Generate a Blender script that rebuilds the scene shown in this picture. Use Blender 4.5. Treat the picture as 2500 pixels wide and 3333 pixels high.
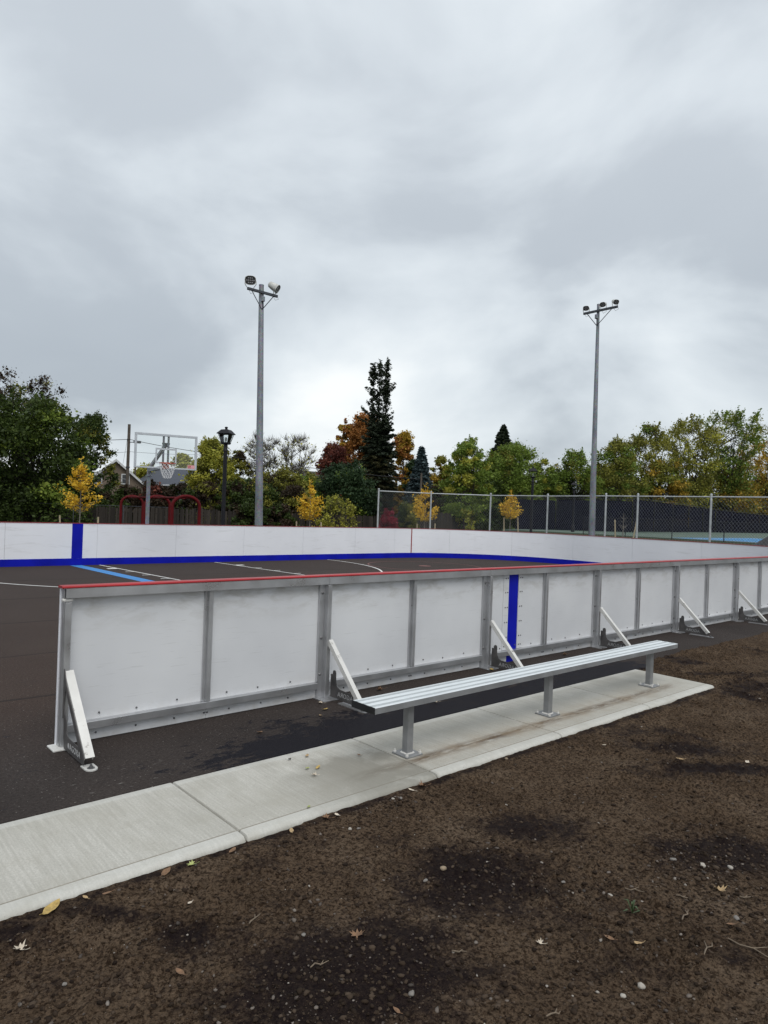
import bpy, bmesh, math, random
import numpy as np
from mathutils import Vector, Matrix

random.seed(7)
rng = np.random.RandomState(11)
S = bpy.context.scene
for o in list(bpy.data.objects):
    bpy.data.objects.remove(o)
COL = S.collection
R = math.radians

# ------------------------------------------------------------------ camera
FPX, EYE = 2256.86, 1.876            # focal length in photo pixels, eye height
def cam_basis(p, r, y):
    fwd = np.array([math.cos(y), math.sin(y), 0.]); rt = np.array([math.sin(y), -math.cos(y), 0.]); up = np.array([0, 0, 1.])
    F = fwd*math.cos(p) + up*math.sin(p); U = up*math.cos(p) - fwd*math.sin(p)
    return rt*math.cos(r) + U*math.sin(r), -rt*math.sin(r) + U*math.cos(r), F
CR, CU, CF = cam_basis(R(-.0598), R(2.0965), R(48.443))
CPOS = np.array([0, 0, EYE])
cam_d = bpy.data.cameras.new('camera'); cam = bpy.data.objects.new('camera', cam_d); COL.objects.link(cam)
cam.matrix_world = Matrix(((CR[0], CU[0], -CF[0], 0), (CR[1], CU[1], -CF[1], 0), (CR[2], CU[2], -CF[2], EYE), (0, 0, 0, 1)))
cam_d.sensor_fit = 'HORIZONTAL'; cam_d.sensor_width = 36; cam_d.lens = 36*FPX/2500
cam_d.clip_start = .05; cam_d.clip_end = 2000
S.camera = cam

def ray(x, y): return (CF*FPX + CR*(x-1250) - CU*(y-1666.5))/FPX
def gp(x, y, z=0.): d = ray(x, y); return CPOS + (z-EYE)/d[2]*d
def at_depth(x, y, D): return CPOS + D*ray(x, y)

# ------------------------------------------------------------------ world, sun, exposure
SUN_EL, SUN_AZ = 56, 200       # the veiled sun stands behind the photographer's right shoulder
w = bpy.data.worlds.new('World'); S.world = w; w.use_nodes = True
nt = w.node_tree; N = nt.nodes; Lk = nt.links
for n in list(N): N.remove(n)
def wn(t, **k):
    n = N.new(t)
    for a, b in k.items():
        if a.startswith('i_'): n.inputs[int(a[2:])].default_value = b
        else: setattr(n, a, b)
    return n
out = wn('ShaderNodeOutputWorld'); bg = wn('ShaderNodeBackground'); Lk.new(bg.outputs[0], out.inputs[0])
sky = wn('ShaderNodeTexSky', sky_type='NISHITA', sun_disc=False, sun_elevation=R(SUN_EL), sun_rotation=R(SUN_AZ), air_density=1.2, dust_density=3.)
skym = wn('ShaderNodeVectorMath', operation='SCALE'); skym.inputs['Scale'].default_value = .10
Lk.new(sky.outputs[0], skym.inputs[0])
tc = wn('ShaderNodeTexCoord'); sp = wn('ShaderNodeSeparateXYZ'); Lk.new(tc.outputs['Generated'], sp.inputs[0])
mp = wn('ShaderNodeMapping'); mp.inputs['Location'].default_value = (3.1, 7.4, .15); mp.inputs['Scale'].default_value = (1, 1, 1.85); mp.inputs['Rotation'].default_value = (0, 0, R(-15))
Lk.new(tc.outputs['Generated'], mp.inputs[0])
n1 = wn('ShaderNodeTexNoise'); n1.inputs['Scale'].default_value = 2.1; n1.inputs['Detail'].default_value = 8; n1.inputs['Roughness'].default_value = .49; n1.inputs['Distortion'].default_value = .3
Lk.new(mp.outputs[0], n1.inputs[0])
cr = wn('ShaderNodeValToRGB'); e = cr.color_ramp.elements; cr.color_ramp.interpolation = 'B_SPLINE'
e[0].position = .37; e[0].color = (.315, .355, .40, 1); e[1].position = .655; e[1].color = (.86, .875, .865, 1)
m_ = e.new(.46); m_.color = (.51, .56, .60, 1); m_ = e.new(.57); m_.color = (.68, .73, .76, 1)
Lk.new(n1.outputs[0], cr.inputs[0])
# high overcast is smoother than the torn cloud base low over the horizon
el = wn('ShaderNodeMapRange'); el.inputs[1].default_value = .08; el.inputs[2].default_value = .50; el.inputs[3].default_value = .0; el.inputs[4].default_value = .46
Lk.new(sp.outputs[2], el.inputs[0])
cs = wn('ShaderNodeMix', data_type='RGBA'); Lk.new(el.outputs[0], cs.inputs[0]); Lk.new(cr.outputs[0], cs.inputs[6]); cs.inputs[7].default_value = (.63, .675, .72, 1)
mx = wn('ShaderNodeMix', data_type='RGBA'); mx.inputs[0].default_value = .94
Lk.new(skym.outputs[0], mx.inputs[6]); Lk.new(cs.outputs[2], mx.inputs[7])
Lk.new(mx.outputs[2], bg.inputs[0]); bg.inputs[1].default_value = 1.1
sun_d = bpy.data.lights.new('sun', 'SUN'); sun_d.energy = 1.5; sun_d.angle = R(42); sun_d.color = (1, .97, .93)
sun = bpy.data.objects.new('sun', sun_d); COL.objects.link(sun)
az = R(SUN_AZ)
sdir = Vector((math.sin(az)*math.cos(R(SUN_EL)), math.cos(az)*math.cos(R(SUN_EL)), math.sin(R(SUN_EL))))
sun.rotation_euler = sdir.to_track_quat('Z', 'Y').to_euler(); sun.location = (0, -5, 30)
S.view_settings.view_transform = 'Standard'; S.view_settings.look = 'None'; S.view_settings.exposure = 0.20; S.view_settings.gamma = 1
S.view_settings.use_curve_mapping = False
S.render.engine = 'CYCLES'

# ------------------------------------------------------------------ material helper
class Mat:
    def __init__(s, name, base=(.5, .5, .5), rough=.6, metal=0., spec=.5):
        s.m = bpy.data.materials.new(name); s.m.use_nodes = True; s.t = s.m.node_tree
        s.b = s.t.nodes['Principled BSDF']; s.b.inputs['Base Color'].default_value = (*base, 1)
        s.b.inputs['Roughness'].default_value = rough; s.b.inputs['Metallic'].default_value = metal
        s.b.inputs['Specular IOR Level'].default_value = spec
        s._pos = None
    def n(s, t, **k):
        n = s.t.nodes.new(t)
        for a, b in k.items():
            if a.startswith('i_'):
                key = a[2:]; n.inputs[int(key) if key.isdigit() else key].default_value = b
            else: setattr(n, a, b)
        return n
    def l(s, a, b): s.t.links.new(a, b)
    def pos(s, scale=None, obj=False):
        tc_ = s.n('ShaderNodeTexCoord') if obj else s.n('ShaderNodeNewGeometry')
        o = tc_.outputs['Object'] if obj else tc_.outputs['Position']
        if scale is None: return o
        mpg = s.n('ShaderNodeMapping'); mpg.inputs['Scale'].default_value = scale; s.l(o, mpg.inputs[0]); return mpg.outputs[0]
    def noise(s, vec, scale, detail=4, rough=.55, dist=0.):
        n = s.n('ShaderNodeTexNoise'); n.inputs['Scale'].default_value = scale; n.inputs['Detail'].default_value = detail
        n.inputs['Roughness'].default_value = rough; n.inputs['Distortion'].default_value = dist
        s.l(vec, n.inputs[0]); return n.outputs[0]
    def ramp(s, fac, *stops):
        n = s.n('ShaderNodeValToRGB'); el = n.color_ramp.elements
        for i, (p, c) in enumerate(stops):
            q = el[i] if i < 2 else el.new(p)
            q.position = p; q.color = (*c, 1) if len(c) == 3 else c
        s.l(fac, n.inputs[0]); return n.outputs[0]
    def rng(s, fac, a, b, c=0., d=1.):
        n = s.n('ShaderNodeMapRange'); 
        for i, v in enumerate((a, b, c, d)): n.inputs[i+1].default_value = v
        s.l(fac, n.inputs[0]); return n.outputs[0]
    def math(s, op, a, b=None):
        n = s.n('ShaderNodeMath', operation=op)
        for i, v in enumerate((a, b)):
            if v is None: continue
            if isinstance(v, (int, float)): n.inputs[i].default_value = v
            else: s.l(v, n.inputs[i])
        return n.outputs[0]
    def mix(s, fac, a, b, blend='MIX'):
        n = s.n('ShaderNodeMix', data_type='RGBA', blend_type=blend)
        if isinstance(fac, (int, float)): n.inputs[0].default_value = fac
        else: s.l(fac, n.inputs[0])
        for i, v in ((6, a), (7, b)):
            if isinstance(v, tuple): n.inputs[i].default_value = (*v, 1)
            else: s.l(v, n.inputs[i])
        return n.outputs[2]
    def col(s, o): s.l(o, s.b.inputs['Base Color']); return s
    def rgh(s, o): s.l(o, s.b.inputs['Roughness']); return s
    def bump(s, h, strength=.3, dist=.01, prev=None):
        n = s.n('ShaderNodeBump'); n.inputs['Strength'].default_value = strength; n.inputs['Distance'].default_value = dist
        s.l(h, n.inputs['Height'])
        if prev is not None: s.l(prev, n.inputs['Normal'])
        s.l(n.outputs[0], s.b.inputs['Normal']); return n.outputs[0]

def simple(name, base, rough=.5, metal=0., var=.12, scale=6., bump=0., spec=.5, obj=False):
    m = Mat(name, base, rough, metal, spec); v = m.pos(obj=obj)
    nz = m.noise(v, scale, 5, .6)
    lo = tuple(c*(1-var) for c in base); hi = tuple(min(1, c*(1+var)) for c in base)
    m.col(m.ramp(nz, (.3, lo), (.7, hi)))
    m.rgh(m.rng(nz, .3, .7, max(0, rough-.08), min(1, rough+.08)))
    if bump: m.bump(m.noise(v, scale*6, 4), bump, .004)
    return m.m

M = {}
# dusty white board backs: scuffed and smeared along the top
m = Mat('board_back', (.6, .62, .65), .5); v = m.pos()
nz = m.noise(m.pos((1.2, 1, 3.5)), 3.2, 6, .62, .4)
base = m.ramp(m.noise(v, .9, 3), (.3, (.55, .56, .58)), (.7, (.645, .655, .67)))
sx = m.n('ShaderNodeSeparateXYZ'); m.l(v, sx.inputs[0])
top = m.rng(sx.outputs[2], .80, 1.08, 0, 1)
smear = m.math('MULTIPLY', m.rng(nz, .47, .66), top)
base = m.mix(m.math('MULTIPLY', smear, .75), base, (.40, .39, .37))
low = m.math('MULTIPLY', m.rng(sx.outputs[2], .30, .05, 0, 1), m.rng(m.noise(v, 7, 5, .65), .38, .68))
base = m.mix(m.math('MULTIPLY', low, .55), base, (.42, .40, .37))
scr = m.rng(m.noise(m.pos((1.5, 1, 26)), 2.5, 5, .65), .61, .68)
base = m.mix(m.math('MULTIPLY', scr, .3), base, (.36, .36, .36))
m.col(base); m.rgh(m.rng(nz, .3, .7, .38, .6)); m.bump(m.noise(m.pos((1, 1, .5)), 4, 2), .12, .01); M['back'] = m.m
m = Mat('board_face', (.8, .8, .83), .38); v = m.pos()
nz = m.noise(v, .55, 4, .6)
base = m.ramp(nz, (.3, (.72, .73, .77)), (.7, (.79, .80, .84)))
scf = m.math('MULTIPLY', m.rng(m.noise(m.pos((.5, .5, 4)), 2.2, 7, .72, .6), .55, .68), .34)
m.col(m.mix(scf, base, (.5, .5, .5))); m.bump(m.noise(v, 1.3, 2), .15, .02); M['face'] = m.m
M['blue'] = simple('blue_plastic', (.0015, .006, .34), .5, 0, .2, 1.6, 0, .2)
M['red'] = simple('red_cap_plastic', (.33, .018, .022), .36, 0, .15, 2.5, 0, .35)
M['redline'] = simple('dark_red_strip', (.26, .012, .014), .45, 0, .12, 3)
m = Mat('mill_aluminium', (.5, .51, .53), .36, .8); v = m.pos()
nz = m.noise(v, 3.5, 4, .6); m.col(m.ramp(nz, (.28, (.42, .425, .435)), (.72, (.56, .565, .58))))
m.rgh(m.rng(m.noise(v, 5, 3), .3, .7, .26, .44)); M['alu'] = m.m
m = Mat('weathered_light_metal', (.66, .65, .62), .5, .25); v = m.pos()
nz = m.noise(v, 14, 6, .7); b0 = m.ramp(m.noise(v, 4, 3), (.3, (.56, .55, .525)), (.7, (.70, .69, .66)))
m.col(m.mix(m.rng(nz, .60, .68), b0, (.25, .23, .21))); M['bracemetal'] = m.m
m = Mat('dark_plate_metal', (.07, .065, .065), .55, .45); nz = m.noise(m.pos(), 9, 4)
m.col(m.ramp(nz, (.3, (.075, .072, .072)), (.7, (.14, .132, .13)))); M['plate'] = m.m
M['letter'] = simple('cut_letter_bright', (.40, .40, .40), .6, 0)
M['bolt'] = simple('bolt_steel', (.16, .16, .165), .42, .7, .2, 40)
m = Mat('anodised_bench', (.68, .71, .72), .36, .35); v = m.pos((.6, 8, 8))
m.col(m.ramp(m.noise(v, 4, 5, .65), (.3, (.66, .70, .715)), (.7, (.79, .82, .83))))
m.rgh(m.rng(m.noise(m.pos((.5, 30, 30)), 3, 3), .3, .7, .3, .48)); M['bench'] = m.m
M['benchshade'] = simple('bench_shaded_side', (.33, .34, .35), .4, .5, .12, 6)  # seat metal in a darker copy, for the shaded front face
M['benchleg'] = simple('painted_grey_leg', (.25, .255, .26), .45, .35, .14, 9)
M['black'] = simple('black_plastic', (.012, .012, .013), .45, 0, .2, 8)
M['blackmetal'] = simple('black_painted_metal', (.008, .008, .011), .5, 0, .25, 5, 0, .25)
m = Mat('galvanised_steel', (.3, .32, .35), .5, .55); v = m.pos()
vo = m.n('ShaderNodeTexVoronoi', i_Scale=22.); m.l(v, vo.inputs[0])
b0 = m.ramp(m.noise(m.pos((1, 1, .35)), 3.5, 5, .65), (.3, (.14, .15, .17)), (.7, (.29, .305, .33)))
m.col(m.mix(.25, b0, vo.outputs['Color'], 'SOFT_LIGHT')); M['galv'] = m.m
M['fencegalv'] = simple('galvanised_fence', (.44, .46, .47), .5, .4, .2, 5)
M['wire'] = simple('chain_link_wire', (.15, .16, .17), .6, .2, .2, 8, 0, .2)
M['darkarm'] = simple('dark_grey_arm', (.06, .065, .075), .5, .4, .2, 6)
M['lampbody'] = simple('pale_lamp_housing', (.52, .52, .49), .45, .3, .2, 9)
M['lens'] = simple('dark_lens', (.045, .045, .047), .15, 0, .2, 9)
M['led'] = simple('led_reflector', (.35, .35, .36), .3, .4, .1, 9)
M['playred'] = simple('playground_red', (.085, .005, .007), .65, 0, .2, 2, 0, .12)
M['orange'] = simple('rim_orange', (.40, .05, .012), .45, .2, .15, 8)
M['net'] = simple('net_cord', (.72, .72, .72), .9)
M['whitepaint'] = simple('white_painted_frame', (.46, .49, .52), .45, .1, .1, 5)
M['signpink'] = simple('warning_sticker', (.62, .30, .32), .5)
M['stickred'] = simple('sticker_red', (.45, .02, .02), .5)
# glass: clear pane, mostly transparent with a real gloss
m = Mat('clear_pane', (.9, .95, .95), .05)
tr = m.n('ShaderNodeBsdfTransparent'); tr.inputs[0].default_value = (.97, .985, .985, 1)
gl = m.n('ShaderNodeBsdfGlossy'); gl.inputs['Roughness'].default_value = .03
fr = m.n('ShaderNodeFresnel', i_IOR=1.45); ms = m.n('ShaderNodeMixShader')
m.l(fr.outputs[0], ms.inputs[0]); m.l(tr.outputs[0], ms.inputs[1]); m.l(gl.outputs[0], ms.inputs[2])
m.l(ms.outputs[0], m.t.nodes['Material Output'].inputs[0]); M['glass'] = m.m
# asphalt: brown-black, seams of the paving passes, wet film by the pad
m = Mat('court_asphalt', (.04, .035, .034), .9, 0, .12); v = m.pos(); sx = m.n('ShaderNodeSeparateXYZ'); m.l(v, sx.inputs[0])
X_, Y_ = sx.outputs[0], sx.outputs[1]
inner = m.math('ADD', Y_, m.math('MULTIPLY', m.noise(v, 1.2, 3), .5))
fi = m.rng(inner, 5.4, 7.4)
c_in = m.ramp(m.noise(v, .35, 5, .6), (.3, (.038, .0265, .022)), (.7, (.054, .039, .033)))
c_out = m.ramp(m.noise(v, .8, 5, .6), (.3, (.026, .022, .021)), (.7, (.040, .034, .032)))
c = m.mix(fi, c_out, c_in)
grit = m.noise(v, 190, 3, .7); c = m.mix(m.rng(m.noise(v, 48, 4, .72), .40, .60, .75, 0), c, m.mix(1., c, (.5, .48, .47), 'MULTIPLY'))
c = m.mix(m.rng(grit, .40, .72, 0, .9), c, m.mix(1., c, (2.3, 2.2, 2.1), 'MULTIPLY'))
speck = m.rng(m.noise(v, 50, 2, .5), .68, .72); c = m.mix(m.math('MULTIPLY', speck, .7), c, (.20, .185, .17))
for ys, wd in ((7.05, .016), (9.0, .013), (11.4, .016), (14.1, .018), (17.2, .018)):
    wob = m.math('ADD', Y_, m.math('MULTIPLY', m.noise(m.pos((.6, .6, .6)), 2.2, 3), .10))
    dd = m.math('ABSOLUTE', m.math('SUBTRACT', wob, ys+.05)); c = m.mix(m.rng(dd, wd, wd*2.2, .62, 0), c, (.012, .011, .011))
    side = m.rng(wob, ys+.04, ys+.06, 0, .16); c = m.mix(side, c, (.040, .034, .032))
# wet film left by rain along the pad
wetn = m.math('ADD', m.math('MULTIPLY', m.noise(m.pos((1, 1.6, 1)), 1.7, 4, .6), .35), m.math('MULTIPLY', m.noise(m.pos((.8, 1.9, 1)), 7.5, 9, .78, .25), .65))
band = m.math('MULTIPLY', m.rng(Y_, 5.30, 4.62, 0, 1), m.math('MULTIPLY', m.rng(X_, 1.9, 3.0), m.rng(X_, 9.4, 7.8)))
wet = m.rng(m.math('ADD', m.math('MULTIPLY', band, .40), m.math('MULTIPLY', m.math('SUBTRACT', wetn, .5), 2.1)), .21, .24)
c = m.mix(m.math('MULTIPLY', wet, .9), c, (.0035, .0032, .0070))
# lime dust spilled by the end brace
dust = m.math('MULTIPLY', m.rng(m.noise(m.pos((1, 2.2, 1)), 9, 7, .72), .60, .70), m.math('MULTIPLY', m.rng(Y_, 5.1, 4.85), m.math('MULTIPLY', m.rng(X_, 1.35, 1.6), m.rng(X_, 2.4, 2.0))))
c = m.mix(m.math('MULTIPLY', dust, .55), c, (.34, .33, .31)); m.col(c)
m.rgh(m.mix(wet, m.rng(grit, .3, .7, .82, .97), (.62, .62, .62)))
b1 = m.bump(grit, .5, .006); m.bump(m.noise(v, 60, 3), .35, .008, b1); M['asphalt'] = m.m
M['mark_white'] = simple('court_line_white', (.66, .66, .64), .7, 0, .18, 20)
M['mark_blue'] = simple('court_line_blue', (.035, .20, .50), .7, 0, .12, 9)
M['mark_red'] = simple('court_line_faded_red', (.16, .06, .055), .8, 0, .3, 14)
# broom-finished concrete, stains where the bench drips
m = Mat('broomed_concrete', (.5, .5, .48), .85, 0, .3); v = m.pos(); sx = m.n('ShaderNodeSeparateXYZ'); m.l(v, sx.inputs[0]); X_, Y_ = sx.outputs[0], sx.outputs[1]
c = m.ramp(m.noise(v, 1.1, 6, .62), (.28, (.405, .39, .345)), (.72, (.555, .54, .495)))
c = m.mix(m.rng(m.noise(v, 85, 4, .75), .38, .62, .5, 0), c, (.27, .265, .24))
c = m.mix(m.rng(m.noise(m.pos((60, 2.5, 1)), 1.0, 4, .7), .40, .60, .45, 0), c, (.30, .29, .255))
brd = m.math('ABSOLUTE', m.math('SUBTRACT', Y_, 3.447)); c = m.mix(m.rng(brd, .040, .050, .45, 0), c, (.55, .55, .52))
brd2 = m.math('ABSOLUTE', m.math('SUBTRACT', Y_, 4.345)); c = m.mix(m.rng(brd2, .035, .055, .4, 0), c, (.55, .55, .52))
grv = m.math('ABSOLUTE', m.math('SUBTRACT', Y_, 3.4955)); c = m.mix(m.rng(grv, .003, .007, .7, 0), c, (.16, .14, .11))
pit = m.rng(m.noise(v, 45, 2, .5), .70, .75); c = m.mix(m.math('MULTIPLY', pit, .5), c, (.22, .21, .19))
c = m.mix(m.math('MULTIPLY', m.rng(m.noise(m.pos((1, 1, 1)), 2.6, 7, .68, .4), .46, .68), .55), c, (.33, .315, .27))
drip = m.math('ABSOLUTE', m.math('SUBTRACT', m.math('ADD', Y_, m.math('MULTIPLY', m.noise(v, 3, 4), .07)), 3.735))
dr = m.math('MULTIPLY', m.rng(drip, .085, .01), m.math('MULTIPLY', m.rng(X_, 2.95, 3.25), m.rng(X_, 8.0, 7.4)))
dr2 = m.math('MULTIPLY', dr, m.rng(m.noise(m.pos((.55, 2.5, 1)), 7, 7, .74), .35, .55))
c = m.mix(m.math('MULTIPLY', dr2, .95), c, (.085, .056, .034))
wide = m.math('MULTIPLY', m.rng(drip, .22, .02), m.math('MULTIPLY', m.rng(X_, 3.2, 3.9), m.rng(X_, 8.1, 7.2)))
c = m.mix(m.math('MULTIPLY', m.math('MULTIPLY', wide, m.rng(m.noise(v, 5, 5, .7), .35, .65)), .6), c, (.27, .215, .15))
damp = m.math('MULTIPLY', m.math('MULTIPLY', m.rng(X_, 2.45, 3.1), m.rng(X_, 3.66, 3.60)), m.rng(m.math('ADD', m.noise(v, 1.8, 5, .6), m.rng(Y_, 4.36, 3.9, -.25, .12)), .38, .60))
c = m.mix(m.math('MULTIPLY', damp, .8), c, (.20, .19, .16))
dp2 = m.math('MULTIPLY', m.math('MULTIPLY', m.rng(X_, 6.74, 7.2), m.rng(X_, 8.2, 7.9)), m.rng(m.noise(v, 1.6, 5, .6), .42, .62))
c = m.mix(m.math('MULTIPLY', dp2, .45), c, (.27, .26, .225)); m.col(c)
br = m.noise(m.pos((95, 6, 1)), 1.0, 3, .6); b1 = m.bump(br, .30, .004); m.bump(m.noise(v, 140, 3), .25, .003, b1); M['concrete'] = m.m
# bare soil
m = Mat('bare_soil', (.06, .045, .034), .95, 0, .05); v = m.pos()
at = m.n('ShaderNodeAttribute', attribute_name='damp')
c = m.ramp(m.noise(v, 2.3, 7, .66), (.26, (.044, .030, .020)), (.52, (.076, .0535, .036)), (.78, (.115, .086, .061)))
c = m.mix(m.rng(m.noise(v, 44, 6, .78), .43, .53, .9, 0), c, m.mix(1., c, (.22, .19, .17), 'MULTIPLY'))  # pits darkened in colour, standing in for self-shadow between crumbs
c = m.mix(m.rng(m.noise(v, 85, 4, .7), .42, .64, 0, .8), c, m.mix(1., c, (1.75, 1.7, 1.65), 'MULTIPLY'))
c = m.mix(m.rng(m.noise(v, 62, 3, .6), .34, .44, .85, 0), c, m.mix(1., c, (.3, .28, .27), 'MULTIPLY'))
c = m.mix(m.rng(m.noise(v, 150, 2, .6), .71, .75, 0, .7), c, (.22, .19, .155))
dm = m.rng(m.math('ADD', at.outputs['Fac'], m.math('ADD', m.math('MULTIPLY', m.math('SUBTRACT', m.noise(v, 4, 9, .8), .5), 2.2), m.math('MULTIPLY', m.math('SUBTRACT', m.noise(v, 21, 6, .75), .5), 1.1))), .20, .66)
c = m.mix(m.math('MULTIPLY', dm, .84), c, (.0066, .0040, .0054)); m.col(c)
m.rgh(m.rng(dm, 0, 1, .96, .70))
b1 = m.bump(m.noise(v, 60, 7, .75), .8, .016); m.bump(m.noise(v, 150, 3, .6), .6, .008, b1); M['soil'] = m.m
m = Mat('rough_grass_ground', (.05, .06, .03), .95, 0, .1); v = m.pos()
c = m.ramp(m.noise(v, .5, 6, .65), (.3, (.030, .034, .015)), (.55, (.050, .052, .024)), (.75, (.075, .060, .038)))
m.col(m.mix(m.rng(m.noise(v, 18, 3), .4, .7, 0, .6), c, (.02, .024, .012))); m.bump(m.noise(v, 25, 4), .5, .03); M['ground'] = m.m
M['pebble'] = None
m = Mat('pebble_stone', (.3, .28, .25), .75); g = m.n('ShaderNodeNewGeometry')
m.col(m.ramp(g.outputs['Random Per Island'], (.0, (.035, .026, .02)), (.6, (.075, .058, .046)), (.9, (.15, .125, .105)), (1., (.30, .27, .235)))); M['pebble'] = m.m
m = Mat('soil_crumb', (.06, .045, .034), .95, 0, .1); g = m.n('ShaderNodeNewGeometry')
m.col(m.ramp(g.outputs['Random Per Island'], (.0, (.014, .0095, .007)), (.6, (.036, .025, .0175)), (1., (.075, .055, .040)))); M['crumb'] = m.m
M['tanstone'] = simple('tan_stone', (.24, .185, .125), .75, 0, .2, 60, .2)
M['greystone'] = simple('grey_stone', (.17, .155, .14), .75, 0, .25, 60, .2)
M['palestone'] = simple('pale_stone', (.34, .31, .27), .75, 0, .2, 60, .2)
for nm_, cc in (('leaf_tan', (.36, .25, .13)), ('leaf_brown', (.17, .095, .05)), ('leaf_pale', (.52, .45, .36)), ('leaf_yellow', (.40, .28, .09)), ('leaf_dark', (.035, .022, .016)), ('leaf_green', (.30, .33, .12))):
    M[nm_] = simple('fallen_'+nm_, cc, .75, 0, .35, 55, .3)
M['twig'] = simple('dry_twig', (.15, .115, .08), .85, 0, .3, 40, .3)
M['sprout'] = simple('sprout_green', (.035, .06, .018), .6, 0, .2, 30)
M['bark'] = simple('bark_grey_brown', (.055, .044, .034), .95, 0, .35, 6, .6)
M['barkdark'] = simple('bark_dark', (.024, .019, .015), .95, 0, .35, 6, .6)
M['barktwig'] = simple('bark_twig_grey', (.075, .066, .056), .9, 0, .25, 9, .4)
M['barkpale'] = simple('bark_pale', (.16, .145, .125), .9, 0, .25, 9, .4)
M['stake'] = simple('raw_timber_stake', (.40, .33, .22), .85, 0, .2, 9, .3)
m = Mat('weathered_board', (.05, .042, .036), .9, 0, .2)
oi = m.n('ShaderNodeObjectInfo'); c = m.ramp(oi.outputs['Random'], (0., (.022, .019, .017)), (1., (.062, .052, .044)))
m.col(m.mix(m.rng(m.noise(m.pos((6, 6, .8)), 5, 5, .7), .35, .7, 0, .6), c, (.020, .017, .015))); M['fenceboard'] = m.m
M['utility'] = simple('utility_pole_wood', (.085, .07, .057), .9, 0, .25, 3, .4)
M['cable'] = simple('black_cable', (.012, .012, .014), .6)
M['stucco'] = simple('tan_stucco', (.16, .125, .095), .95, 0, .12, 3, .3)
M['greysiding'] = simple('grey_siding', (.14, .14, .145), .8, 0, .12, 3)
M['brownwall'] = simple('brown_wall', (.09, .07, .055), .9, 0, .15, 3)
M['shingle'] = simple('dark_shingle', (.035, .034, .036), .9, 0, .25, 6, .4)
M['shingleblue'] = simple('slate_blue_shingle', (.062, .070, .088), .85, 0, .18, 6, .4)
M['trim'] = simple('white_trim', (.55, .56, .57), .6)
M['window'] = simple('window_glass_dark', (.025, .028, .032), .12)
M['screen'] = simple('navy_windscreen_mesh', (.010, .0105, .022), .9, 0, .3, .8)
m = Mat('navy_windscreen_mesh_open', (.008, .0085, .02), .95, 0, .05)
m.col(m.ramp(m.noise(m.pos(), .8, 4, .6), (.3, (.0055, .006, .014)), (.7, (.0115, .012, .026))))
tr = m.n('ShaderNodeBsdfTransparent'); ms = m.n('ShaderNodeMixShader', i_0=.22); m.l(m.b.outputs[0], ms.inputs[1]); m.l(tr.outputs[0], ms.inputs[2]); m.l(ms.outputs[0], m.t.nodes['Material Output'].inputs[0]); M['screen'] = m.m
M['court_blue'] = simple('court_surface_blue', (.05, .21, .42), .8, 0, .08, .4)
M['court_green'] = simple('court_surface_green', (.085, .125, .095), .85, 0, .1, .4)
M['tarp'] = simple('black_tarp', (.014, .014, .015), .6, 0, .3, 5)

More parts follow.
